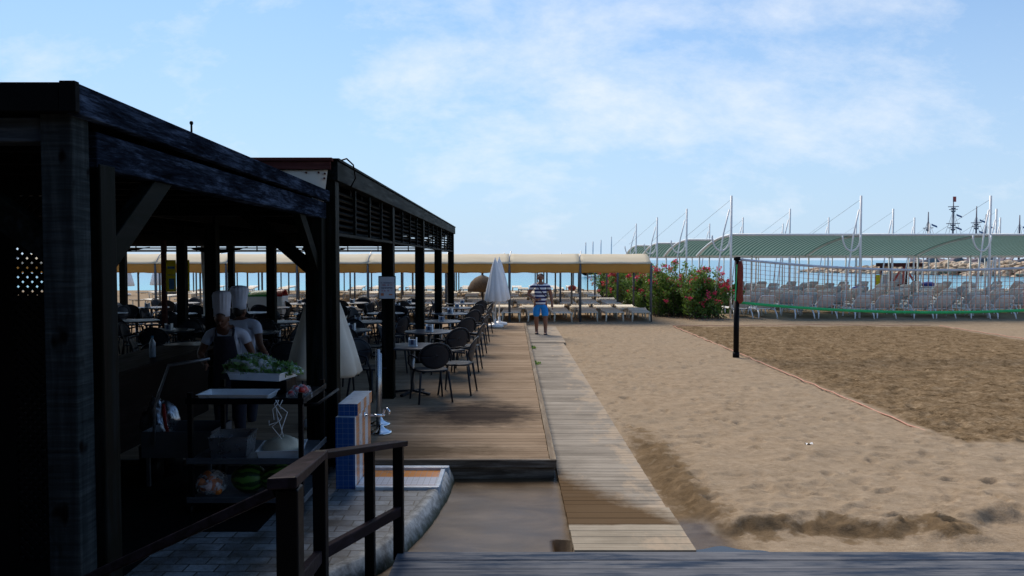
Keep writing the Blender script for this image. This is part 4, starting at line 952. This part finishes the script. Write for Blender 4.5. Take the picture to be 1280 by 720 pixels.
# dark kitchen corner
t = thing('bar_counter', 'long dark brown counter inside the near pergola on the left', 'counter')
b = MB(); b.box(-4.75, 6.2, 1.0, -4.02, 10.2, 1.05); b.build('counter_top', M['counter'], t, bevel=.008); b = MB(); b.box(-4.7, 6.25, .12, -4.08, 10.15, .998); b.build('front_panel', M['counter'], t)
t = thing('water_bottle', 'clear plastic water bottle standing on the dark counter', 'bottle', (-4.25, 8.95, 1.05)); b = MB(); b.lathe([(.032, 0), (.036, .01), (.035, .13), (.036, .17), (.014, .215), (.013, .235)], n=20); b.build('bottle', M['waterglass'], t); b = MB(); b.lathe([(.015, .235), (.015, .255), (0, .256)], n=16); b.build('cap', M['bannerblue'], t)
t = thing('hand_cart', 'grey box hand cart with a tall bent handle, in shadow left of the trolley', 'hand cart', (-3.05, 7.1, .12))
b = MB(); b.box(-.32, -.25, .28, .32, .25, .30); b.box(-.32, -.25, .30, -.31, .25, .52); b.box(.31, -.25, .30, .32, .25, .52); b.box(-.31, -.25, .30, .31, -.24, .52); b.box(-.31, .24, .30, .31, .25, .52); b.build('box', M['galv'], t)
b = MB(); b.tube([(-.2, -.26, .4), (-.19, -.26, .75), (-.05, -.27, 1.13), (.32, -.27, 1.19)], .014, 8); b.build('handle', M['alu'], t)
for sx in (-1, 1): b = MB(); b.tube([(sx * .3, -.02, .12), (sx * .3 + .03, -.02, .12)], .12, 18); b.build('wheel', M['blackpaint'], t)
b = MB(); b.bar((-.28, -.2, 0), (-.28, -.2, .28), .03, .03); b.build('leg', M['galv'], t); b = MB(); b.bar((.28, -.2, 0), (.28, -.2, .28), .03, .03); b.build('leg', M['galv'], t)
t = thing('sack', 'white sack with a red stripe slumped behind the hand cart', 'sack', (-3.42, 7.35, .40)); b = MB(); b.ball((0, 0, .20), .17, .13, .24, 36, 26, lambda p: 1 + .13 * math.sin(6 * p.x + 4 * p.z) + .08 * math.sin(11 * p.y + 3 * p.z) + .05 * math.sin(19 * p.x + 15 * p.z)); b.build('bag', M['steel'], t)
b = MB(); b.sheet(lambda u, v: (.05 + .035 * u + .06 * (1 - v), -.128 + .03 * abs(v - .5) * 2, .06 + .36 * v), 3, 10); b.build('red_stripe', M['red'], t, thick=.004)
b = MB(); b.lathe([(.17, 0), (.19, .01), (.2, .28)], (-3.42, 7.35, .12), 24); tag(b.build('plastic_tub', M['blackpaint']), 'black tub under the striped sack', 'tub')
# ice cream freezer far inside
t = thing('chest_freezer', 'white freezer with curved green and red lid inside the restaurant', 'freezer', (-6.95, 21.6, .18)); b = MB(); b.box(-.5, -.3, .05, .5, .3, 1.0); b.build('cabinet', M['white'], t, bevel=.03)
b = MB(); b.sheet(lambda u, v: (-.5 + .62 * u, -.3 + .6 * v, 1.002 + .16 * math.sin(math.pi * v) * (1 - .3 * (1 - u) ** 3)), 8, 12); b.build('green_lid', M['green'], t, thick=.01)
b = MB(); b.sheet(lambda u, v: (.125 + .375 * u, -.3 + .6 * v, 1.002 + .16 * math.sin(math.pi * v) * (1 + .15 * u)), 8, 12); b.build('red_lid', M['red'], t, thick=.01)

# ------------------------------------------------------------------ beige sun shelters (bays) and loungers on the left
def make_shelter(wb, dep, posts=True):
    t = thing('sun_shelter', 'x', 'sun shelter')
    def f(u, v):   # v 0 front eave -> ridge -> low back edge
        y = dep * v; z = 2.07 + (.36 * math.sin(min(1, v / .30) * math.pi / 2) if v < .30 else .36 - .74 * ((v - .30) / .70) ** 1.5)
        return (wb * u, y, z - .012 * math.sin(math.pi * u) * math.sin(math.pi * v) + .006 * math.sin(u * 14 + v * 5))
    b = MB(); b.sheet(f, 14, 22); b.build('canopy', M['beige'], t, thick=.006)
    b = MB(); b.sheet(lambda u, v: (wb * u, .02 + .03 * v + .006 * math.sin(u * 40), 2.065 - (.32 + .012 * math.sin(u * 22)) * v), 60, 5); b.build('valance', M['ochre'], t, thick=.005)
    for x in (0,):
        for (y, z) in ((.05, 2.08), (dep * .98, 1.70)):
            b = MB(); b.tube([(x, y, 0), (x, y, z)], .045 if y < 1 else .04, 8); b.build('post', M['galv'], t)
    b = MB(); b.tube([Vector(f(0, k / 12)) + Vector((0, 0, -.03)) for k in range(13)], .022, 6); b.build('rib', M['galv'], t)
    b = MB(); b.tube([(0, .05, 2.05), (0, .3, 2.30), (.06, .45, 2.52)], .018, 6); b.build('bracket', M['alu'], t)
    return index(t)
sh0 = make_shelter(2.52, 4.0)
rn = ['front', 'second', 'third', 'fourth']
for r_ in range(4):
    Yr = 27.0 + r_ * 6.4; xe = 4.95 - .3 * r_; nb = [9, 8, 9, 9][r_]
    for k in range(nb):
        x = xe - 2.52 * (k + 1)
        put(sh0, (x, Yr, 0), 0, f'beige canopied sun shelter bay, {ORD[k]} from the oleander end of the {rn[r_]} row', 'beige sun shelter bays')
# end post on the right end of each row
for r_ in range(4):
    t = thing('shelter_end_post', f'grey end post of the {rn[r_]} beige shelter row near the oleanders', 'post', (4.95 - .3 * r_, 27.0 + r_ * 6.4, 0), 0, 'shelter end posts')
    b = MB(); b.tube([(0, .05, 0), (0, .05, 2.1)], .045, 8); b.build('front_post', M['galv'], t); b = MB(); b.tube([(0, 3.9, 0), (0, 3.9, 1.72)], .04, 8); b.build('rear_post', M['galv'], t)
def make_bench():
    t = thing('beige_lounger', 'x', 'sun lounger')
    b = MB(); n = 11
    for k in range(n): y = .0 + k * .118; b.box(-.31, y, .315, .31, y + .095, .345)
    b.box(-.335, 0, .27, -.305, 1.3, .342); b.box(.305, 0, .27, .335, 1.3, .342); b.build('seat', M['bench'], t)
    b = MB()
    for k in range(5): y = 1.31 + k * .115; z = .335 + (y - 1.3) * .08; b.bar((-.31, y + .05, z), (.31, y + .05, z), .09, .03, (0, -.08, 1))
    b.bar((-.32, 1.3, .33), (-.32, 1.9, .38), .03, .05); b.bar((.32, 1.3, .33), (.32, 1.9, .38), .03, .05); b.build('backrest', M['bench'], t)
    for sx in (-1, 1):
        for y in (.08, 1.6): b = MB(); b.tube([(sx * .29, y, .33), (sx * .31, y - .02, 0)], [.035, .028], 6); b.build('leg', M['bench'], t)
    return index(t)
bn0 = make_bench(); brn = ['front', 'second', 'third', 'fourth', 'fifth', 'sixth', 'seventh', 'eighth', 'ninth', 'tenth', 'eleventh', 'twelfth']
bY = [26.9, 28.8, 30.6, 32.5, 34.5, 36.7, 39.1, 41.8, 44.8, 48.2, 52.0]
for r_, Y in enumerate(bY):
    x = 4.6 - .02 * (Y - 27); k = 0
    while x > -.45 * Y - 1 and k < len(ORD):
        put(bn0, (x + random.uniform(-.10, .10) * (r_ > 0), Y + random.uniform(-.12, .2), 0), R(random.uniform(-4, 4)) + (math.pi if (r_ % 3 == 2) else 0), f'low beige lounger, {ORD[k]} from the oleander end of the {brn[r_]} row', 'beige sun loungers under the shelters')
        k += 1; x -= (.93 + .012 * (Y - 27)) if x > -.19 * Y else 1.75 + .03 * (Y - 27)
# ------------------------------------------------------------------ white loungers and green shade structures on the right
def make_white():
    t = thing('white_lounger', 'x', 'sun lounger')
    b = MB(); b.sheet(lambda u, v: (-.29 + .58 * u, .62 + 1.25 * v, .36 - .02 * math.sin(math.pi * v)), 4, 12); b.build('seat', M['white'], t, thick=.03)
    b = MB(); b.sheet(lambda u, v: ((-.29 + .58 * u) * (1 - .06 * v), .62 - .45 * v - .05 * math.sin(math.pi * v), .37 + .46 * v), 4, 8); b.build('backrest', M['sling'], t, thick=.02)
    b = MB(); b.tube([(-.30, .62, .35), (-.30, .38, .60), (-.27, .17, .82), (-.22, .13, .86), (.22, .13, .86), (.27, .17, .82), (.30, .38, .60), (.30, .62, .35)], .024, 6); b.build('back_frame', M['white'], t)
    for sx in (-1, 1):
        b = MB(); b.tube([(sx * .32, .30, .33), (sx * .32, 1.9, .35)], .03, 6); b.build('side_rail', M['white'], t)
        b = MB(); b.tube([(sx * .32, .34, .33), (sx * .34, .20, .18), (sx * .36, .16, 0)], [.03, .028, .024], 6); b.build('leg', M['white'], t)
        b = MB(); b.tube([(sx * .32, 1.7, .33), (sx * .35, 1.78, .15), (sx * .36, 1.80, 0)], [.03, .028, .024], 6); b.build('leg', M['white'], t)
        b = MB(); b.tube([(sx * .33, .38, .34), (sx * .37, .42, .50), (sx * .37, .62, .54), (sx * .34, .86, .36)], .018, 6); b.build('armrest', M['white'], t)
    return index(t)
wl0 = make_white()
wy = [28.2, 30.6, 33.0, 35.4, 37.9, 40.6, 43.6, 47.0]; wrn = ['front', 'second', 'third', 'fourth', 'fifth', 'sixth', 'seventh', 'rearmost']
nw = 0
for r_, Y in enumerate(wy):
    x = 8.7 + (Y - 28) * .12; k = 0
    while x < .69 * Y and k < 15:
        g = .92 if k % 2 == 0 else 1.28
        put(wl0, (x + random.uniform(-.05, .05), Y + random.uniform(-.12, .12), 0), R(random.uniform(-4, 4)), f'white lounger with raised back, {ORD[k]} from the left in the {wrn[r_]} row behind the net', 'white sun loungers behind the net')
        k += 1; x += (g if r_ < 4 else g * 1.45); nw += 1
def make_green():
    W, Dp = 4.9, 5.2
    t = thing('green_shade', 'x', 'sun shelter')
    def f(u, v): z = 3.16 - .76 * (v ** 2.0); return (W * u, Dp * v, z)
    b = MB(); b.sheet(f, 4, 18); b.build('shade_cloth', M['greenshade'], t)
    b = MB(); b.tube([(0, -.06, 0), (0, -.06, 4.63)], .045, 10); b.build('mast', M['whitepaint'], t)
    for xx in (0, W * .97) if False else (0,):
        b = MB(); b.tube([Vector(f(0, k / 14)) + Vector((0, 0, -.02)) for k in range(15)], .055, 8); b.build('rib', M['whitepaint'], t)
    b = MB(); b.tube([(0, 0, 3.16), (W, 0, 3.16)], .045, 8); b.build('front_beam', M['whitepaint'], t)
    b = MB(); b.tube([(0, Dp, 2.39), (W, Dp, 2.39)], .04, 8); b.build('rear_beam', M['whitepaint'], t)
    b = MB(); b.tube([(-.1 - .55 * math.sin(q * math.pi) ** 0 * (1 - abs(math.cos(q * math.pi)) ** 2 * 0) * (1 - math.cos(q * math.pi)) * .5 * 2 * .62, -.3, 3.12 - .58 * math.sin(q * math.pi)) for q in [k / 16 for k in range(17)]], .032, 8); b.build('suspension_bow', M['whitepaint'], t)
    b = MB(); b.tube([(-.75, -.35, .1), (-.62, -.32, 1.3), (-.46, -.30, 2.5), (-.34, -.25, 3.2), (-.10, -.12, 4.1)], .03, 8); b.build('raking_boom', M['whitepaint'], t)
    b = MB(); b.tube([(0, -.06, 4.5), (-1.35, 1.6, 3.12)], .006, 5); b.build('stay_cable', M['wire'], t)
    for xx in (.1, W * .5):
        b = MB(); b.tube([(xx, Dp, 0), (xx, Dp, 2.4)], .04, 8); b.build('rear_post', M['whitepaint'], t)
    return index(t)
gs0 = make_green(); grn = ['front', 'second', 'third', 'fourth', 'fifth']
for r_ in range(4):
    Y = 28.9 + 7.35 * r_
    for k in range([3, 4, 5, 5, 6][r_]):
        put(gs0, (8.3 + 4.9 * k, Y, 0), 0, f'green shade cloth shelter with white mast, {ORD[k]} from the left in the {grn[r_]} row', 'green shade shelters')
# ------------------------------------------------------------------ volleyball court
t = thing('volleyball_net', 'orange meshed beach volleyball net with green lower tape and black pole', 'volleyball net')
NX0, NX1, NYY = 5.06, 14.0, 17.1
zt = lambda x: 2.22 - .25 * 4 * ((x - NX0) / (NX1 - NX0)) * (1 - (x - NX0) / (NX1 - NX0)); zb = lambda x: 1.25 - .23 * 4 * ((x - NX0) / (NX1 - NX0)) * (1 - (x - NX0) / (NX1 - NX0))
b = MB(); n = 82
for k in range(n): x = NX0 + .1 + (NX1 - NX0 - .2) * k / (n - 1); b.box(x - .006, NYY - .003, zb(x), x + .006, NYY + .003, zt(x))
for j in range(1, 10):
    for k in range(24):
        xa, xb = NX0 + .1 + (NX1 - NX0 - .2) * k / 24, NX0 + .1 + (NX1 - NX0 - .2) * (k + 1) / 24; q = j / 10
        b.bar((xa, NYY, zb(xa) * (1 - q) + zt(xa) * q), (xb, NYY, zb(xb) * (1 - q) + zt(xb) * q), .006, .0065)
b.build('mesh', M['netstring'], t)
for nm, zf, hh, mm in (('top_tape', zt, .055, 'nettape'), ('bottom_tape', zb, .06, 'greentape')):
    b = MB(); b.sheet(lambda u, v: (NX0 + (NX1 - NX0) * u, NYY - .008 + .004 * math.sin(u * 60), zf(NX0 + (NX1 - NX0) * u) + hh * (v - .5)), 48, 1); b.build(nm, M[mm], t, thick=.006)
for x in (NX0, NX1):
    b = MB(); b.tube([(x, NYY, -.05), (x, NYY, 1.30)], .062, 14); b.tube([(x, NYY, 1.30), (x, NYY, 2.24)], .045, 12); b.tube([(x, NYY, -.0), (x, NYY, .12)], .075, 14); b.tube([(x, NYY, 2.19), (x, NYY, 2.27)], .075, 14); b.build('pole', M['blackpaint'], t)
b = MB(); b.lathe([(.03, 1.22), (.07, 1.28), (.06, 1.5), (.075, 1.8), (.06, 2.05), (.03, 2.18)], (NX0 + .06, NYY - .03, 0), 14, lambda a, q: .2 * math.sin(a * 5 + q * 20)); b.build('bunched_net', M['rednet'], t)
b = MB(); b.bar((NX0 - .05, NYY - .07, 1.28), (NX0 - .02, NYY - .07, 2.1), .02, .012); b.build('edge_tape', M['greentape'], t)
t = thing('court_rope', 'faded orange rope line marking the sand court', 'rope')
def rope(pts): 
    P = []; 
    for a, c in zip(pts[:-1], pts[1:]):
        n_ = int((Vector(c) - Vector(a)).length / .25) + 1
        for k in range(n_): q = Vector((*a, 0)).lerp(Vector((*c, 0)), k / n_); P.append((q.x + .012 * math.sin(k * 2.1), q.y + .01 * math.sin(k * 1.3), .034 + .008 * math.sin(k * 1.7)))
    return P
for pts in ([(5.28, 24.8), (5.27, 17), (5.22, 8.95)], [(5.75, 8.62), (14, 8.6)], [(5.3, 25.0), (10, 25.4), (14.1, 25.1)], [(14.1, 25.0), (14.1, 8.7)]):
    b = MB(); b.tube(rope(pts), .011 if pts[0][1] > 9 else .010, 6); b.build('line', M['rope'], t)
# ------------------------------------------------------------------ oleanders
def oleander(label, x, y, h, r, nl, seed):
    rg = random.Random(seed); t = thing('oleander_bush', label, 'bush', (x, y, 0), 0, 'oleander bushes'); lf, fl, st = MB(), MB(), MB()
    tips = []; lobes = [(rg.uniform(-.45, .45) * r, rg.uniform(-.45, .45) * r, h * rg.uniform(.22, .80), rg.uniform(.36, .6) * r) for _ in range(9)]
    ns = 80
    for i in range(ns):
        lb = lobes[i % 9]; a = rg.uniform(0, 6.28); e = rg.uniform(-.2, 1.4); rr = lb[3] * rg.uniform(.75, 1.15)
        tip = Vector((lb[0] + rr * math.cos(e) * math.cos(a), lb[1] + rr * math.cos(e) * math.sin(a), lb[2] + rr * math.sin(e) * .9)); tip.z = min(max(tip.z, .18), h * 1.02)
        base = Vector((rg.uniform(-.55, .55) * r, rg.uniform(-.55, .55) * r, 0)); mid = base.lerp(tip, .5) + Vector((0, 0, .15)); st.tube([base, mid, tip], [.018, .012, .005], 5, False); tips.append((base, mid, tip))
    for k in range(nl):
        base, mid, tip = tips[rg.randrange(ns)]; q = 1 - rg.random() ** 1.3 * .92
        p = (base.lerp(mid, q * 2) if q < .5 else mid.lerp(tip, q * 2 - 1)) + Vector((rg.gauss(0, .07), rg.gauss(0, .07), rg.gauss(0, .07)))
        if p.z < .03: continue
        L_ = rg.uniform(.08, .17); w_ = L_ * .2; d = Vector((rg.gauss(0, .7), rg.gauss(0, .7), rg.gauss(.5, .6))).normalized(); s_ = d.cross(Vector((rg.gauss(0, 1), rg.gauss(0, 1), rg.gauss(0, 1)))).normalized() * w_
        lf.add([p, p + d * L_ * .5 + s_, p + d * L_, p + d * L_ * .5 - s_], [(0, 1, 2, 3)])
    for base, mid, tip in rg.sample(tips, 44):
        c = tip + Vector((rg.gauss(0, .05), rg.gauss(0, .05), rg.uniform(0, .08))); 
        for k in range(rg.randrange(8, 26)):
            p = c + Vector((rg.gauss(0, .055), rg.gauss(0, .055), rg.gauss(0, .045))); d = Vector((rg.gauss(0, 1), rg.gauss(-.3, 1), rg.gauss(.3, 1))).normalized(); a = d.orthogonal().normalized() * .042; c2 = d.cross(a)
            fl.add([p, p + a + d * .012, p + c2 + d * .012, p - a + d * .012, p - c2 + d * .012], [(0, 1, 2), (0, 2, 3), (0, 3, 4), (0, 4, 1)])
    lf.build('foliage', M['leaf'], t); fl.build('blossoms', M['petal'], t); st.build('stems', M['bark'], t)
ob = [(7.15, 28.7, 2.0, 1.25), (6.25, 30.1, 2.05, 1.35), (5.95, 32.4, 2.05, 1.4), (5.9, 35.2, 2.0, 1.4), (5.85, 38.2, 1.95, 1.4), (5.8, 41.5, 1.9, 1.4), (5.8, 45.2, 1.85, 1.4), (8.9, 31.5, 1.3, .8)]
oln = ['nearest pink oleander at the right end beside the white mast', 'second nearest pink oleander bush', 'third oleander bush back from the court', 'fourth oleander bush back, behind the shelter end post', 'fifth oleander bush back along the shelters',
       'sixth oleander bush back along the shelters', 'farthest oleander bush of the row', 'low oleander peeping out right of the first mast']
for i, (x, y, h, r) in enumerate(ob): oleander(oln[i], x, y, h, r, 9500 if i < 3 else 5000, 100 + i)
# small weeds by the deck edge
for i, (y, s_) in enumerate(((18.4, 1.0), (15.7, .8))):
    t = thing('weed', ['green weed growing between deck and boardwalk, farther tuft', 'green weed growing between deck and boardwalk, nearer tuft'][i], 'weed', (.50, y, .05), 0, 'weeds in the boardwalk gap'); b = MB()
    for k in range(60): a = random.uniform(0, 6.28); p = Vector((random.gauss(0, .04), random.gauss(0, .12), 0)); d = Vector((math.cos(a) * .6, math.sin(a) * .6, 1)).normalized() * .07 * s_; e = Vector((-math.sin(a), math.cos(a), 0)) * .014; b.add([p, p + d * .5 + e, p + d, p + d * .5 - e], [(0, 1, 2, 3)])
    b.build('leaves', M['leaf'], t)
# ------------------------------------------------------------------ far shore: breakwater, kiosk, boats, thatched parasol
rg = random.Random(5); b = MB()
P0, P1 = Vector((70, 178, 0)), Vector((96, 112, 0)); dirn = (P1 - P0)
for k in range(1700):
    q = rg.random(); c = P0 + dirn * q * 1.4; hmax = 2.3 * min(1, .18 + q * 2.2); lay = rg.random(); off = (1 - lay) * 5.5 * rg.uniform(-1, 1); z = -.7 + hmax * lay
    nrm = Vector((-dirn.y, dirn.x, 0)).normalized(); p = c + nrm * off; s_ = rg.uniform(.4, 1.05); sd_ = rg.random() * 50
    b.ball((p.x, p.y, z), s_, s_ * rg.uniform(.7, 1.1), s_ * rg.uniform(.45, .75), 8, 6, lambda v: 1 + .28 * math.sin(v.x * 3 + sd_) * math.cos(v.y * 4 + sd_) + .15 * math.sin(v.z * 5 + sd_))
for i in range(len(b.sm)): b.sm[i] = False
o = b.build('rock_breakwater', M['rock']); tag(o, 'long breakwater of tan boulders across the water on the right', 'breakwater')
t = thing('lifeguard_tower', 'dark red wooden lifeguard hut standing beyond the white loungers', 'hut', (26.2, 51.5, 0))
for sx in (-1, 1):
    for sy in (-1, 1): b = MB(); b.box(sx * .85 - .07, sy * .7 - .07, .0, sx * .85 + .07, sy * .7 + .07, 2.0); b.build('post', M['redcap'], t)
b = MB(); b.box(-1.1, -.95, 1.75, 1.1, .95, 2.0); b.build('roof', M['redcap'], t); b = MB(); b.box(-.95, -.85, .45, .95, .85, .55); b.build('floor', M['redcap'], t)
b = MB(); b.bar((-.8, -.72, .6), (-.2, -.72, 1.6), .12, .05, (0, 1, 0)); b.bar((.75, -.72, .6), (.15, -.72, 1.6), .12, .05, (0, 1, 0)); b.bar((-.05, -.72, .6), (-.05, -.72, 1.75), .12, .05, (0, 1, 0)); b.build('panel', M['red'], t)
b = MB(); b.box(-.75, .6, .56, .75, .66, 1.2); b.build('rear_panel', M['white'], t)
t = thing('warning_flag', 'yellow sheet standing left of the red hut', 'flag', (24.6, 51, 0)); b = MB(); b.box(-.2, -.02, .3, .25, .02, 1.2); b.build('cloth', M['yellow'], t); b = MB(); b.tube([(-.22, 0, 0), (-.22, 0, 1.3)], .03, 6); b.build('pole', M['wire'], t)
M['towel'] = simple('blue_towel', (.03, .06, .30), .9)
for i, (px, py, Y, lb) in enumerate(((1170, 356, 47.6, 'blue towel bundle on a rear lounger right of the red hut'), (1085, 362, 41.2, 'blue towel draped on a lounger left of the red hut'))):
    X = (px - 640) / F * Y; z = H - (py - 325) / F * Y; b = MB(); b.ball((0, 0, 0), .42, .3, .16, 18, 10, lambda p: 1 + .12 * math.sin(7 * p.x + 5 * p.y)); o = b.build('towel', M['towel'], loc=(X, Y + .9, max(.5, z))); tag(o, lb, 'towel')
def yacht(label, X, Y, mh, lean=0):
    t = thing('sailing_boat', label, 'boat', (X, Y, -.62), R(random.uniform(-25, 25)), 'moored sailing boats')
    b = MB(); b.sheet(lambda u, v: ((1.3 * math.sin(math.pi * min(1, u * .55 + .45)) * (-1 + 2 * v)), -4.5 + 9 * u, 1.1 - .9 * math.sin(math.pi * v) + .2 * u), 14, 10); b.sheet(lambda u, v: ((1.3 * math.sin(math.pi * min(1, u * .55 + .45)) * (-1 + 2 * v)), -4.5 + 9 * u, 1.1 + .2 * u), 14, 2); b.build('hull', M['hull'], t)
    b = MB(); b.box(-.7, -2, 1.2, .7, 1.4, 1.75); b.build('cabin', M['hull'], t, bevel=.15); b = MB(); b.tube([(0, 0, 1.2), (0, 0, mh)], .11, 8); b.build('mast', M['whitepaint'], t)
    b = MB(); b.tube([(0, 0, 2.4), (0, -3.6, 2.5)], .07, 6); b.build('boom', M['whitepaint'], t)
ys_ = [(732, 303), (741, 302), (751, 300), (764, 296), (1008, 268)]
for i, (px, py) in enumerate(ys_[:4]):
    Y = 130 + 6 * i; yacht(f'distant sailing boat mast, {ORD[i]} from the left above the beige canopies', (px - 640) / F * Y, Y, (325 - py) / F * Y + H + .62)
M['flag'] = simple('blue_grey_flag', (.08, .13, .25), .8)
def ship(label, px, Y, top, yards, flagred=False):
    X = (px - 640) / F * Y; hgt = (325 - top) / F * Y + H + .62; t = thing('sailing_ship', label, 'ship', (X, Y, -.62), 0, 'tall wooden ships beyond the breakwater')
    b = MB(); b.sheet(lambda u, v: ((-1 + 2 * v) * 3 * math.sin(math.pi * min(1, u * .55 + .45)), -9 + 18 * u, 2.6 - 2.6 * math.sin(math.pi * v) + 1.2 * (abs(u - .5) * 2) ** 2), 18, 12); b.build('hull', M['shipwood'], t, thick=.15)
    b = MB(); b.tube([(0, 0, .5), (0, 0, hgt * .7), (0, 0, hgt)], [.30, .22, .12], 8); b.build('mast', M['shipwood'], t)
    for f_, w_ in yards: b = MB(); b.tube([(-w_, 0, hgt * f_), (w_, 0, hgt * f_ + .1)], .12, 6); b.lathe([(.25, -.3), (.6, 0), (.6, .25)], (0, 0, hgt * f_ - .5), 12); b.build('yard', M['shipwood'], t)
    for k, f_ in enumerate((.62, .80)): b = MB(); b.sheet(lambda u, v: (.9 + 1.6 * u, .1 * math.sin(u * 6), hgt * f_ - .7 * u - .5 * v), 6, 3); b.build('flag', M['flag'], t)
    if flagred: b = MB(); b.sheet(lambda u, v: (-.2 + .9 * u, .1 * math.sin(u * 5), hgt + .9 - 1.5 * v), 6, 3); b.build('pennant', M['red'], t)
    b = MB()
    for sg in (-1, 1): b.tube([(sg * 2.4, 0, 2.5), (0, 0, hgt * .85)], .05, 4); b.tube([(0, sg * 8, 3), (0, 0, hgt * .85)], .05, 4)
    b.build('rigging', M['shipwood'], t)
ship('tall ship mast left of the others beyond the breakwater', 1159, 210, 265, ((.72, 1.4),))
ship('tallest ship mast with a red pennant at its top', 1190, 215, 250, ((.90, 1.5), (.86, 1.2), (.66, 1.9), (.6, 1.4)), True)
ship('tall ship mast left of the rightmost white mast', 1219, 212, 258, ((.74, 1.5), (.68, 1.2)))
ship('red brown ship mast just behind the rightmost white mast', 1231, 225, 268, ((.5, 3.0),))
ship('red brown ship mast at the right edge of the photo', 1273, 214, 269, ((.5, 2.0),))
t = thing('thatched_parasol', 'brown straw beach parasol behind the white closed parasols', 'parasol', (-1.50, 38.5, 0)); b = MB(); b.lathe([(.74, .60), (.72, .78), (.58, 1.08), (.36, 1.30), (.12, 1.42), (0, 1.44)], n=40, wob=lambda a, q: .05 * math.sin(a * 17 + q * 9)); b.build('thatch', M['straw'], t); b = MB(); b.tube([(0, 0, 0), (0, 0, 1.9)], .06, 8); b.build('pole', M['bark'], t)
b = MB(); b.ball((0, 0, 0), .24, .24, .17, 20, 14); o = b.build('beach_ball', M['red'], loc=(3.4, 43.0, .62)); tag(o, 'red ball on a lounger beyond the walking man', 'ball')
b = MB(); b.sheet(lambda u, v: (.09 * (u - .5), .06 * (v - .5), .012 + .02 * math.sin(u * 5 + v * 3)), 5, 4); o = b.build('paper_scrap', M['white'], loc=(3.45, 8.75, .05)); tag(o, 'tiny white scrap of paper lying on the sand', 'litter')
b = MB(); b.tube([(0, 0, 0), (0, 0, .05)], .006, 6); b.ball((0, 0, .055), .011, .011, .012, 8, 6); o = b.build('hook', M['blackpaint'], loc=(-1.78, 4.25, 2.905)); tag(o, 'small metal hook sticking up from the near pergola roof edge', 'hook')
t = None
b = MB(); rg = random.Random(9)
for k in range(900):
    q = rg.random(); x = 7.4 - 1.6 * q + rg.gauss(0, .55); y = 27.9 + 9 * q * q + rg.gauss(-.3, .5); a = rg.uniform(0, 6.28); L_ = rg.uniform(.04, .10); d = Vector((math.cos(a), math.sin(a), rg.uniform(-.1, .3))) * L_; e = Vector((-math.sin(a), math.cos(a), 0)) * L_ * .22; p = Vector((x, y, .045 + rg.random() * .03)); b.add([p, p + d * .5 + e, p + d, p + d * .5 - e], [(0, 1, 2, 3)])
M['dryleaf'] = simple('dry_fallen_leaf', (.30, .13, .06), .9)
tag(b.build('fallen_leaves', M['dryleaf']), 'reddish dry leaves fallen under the oleanders', 'leaves', None, 'stuff')
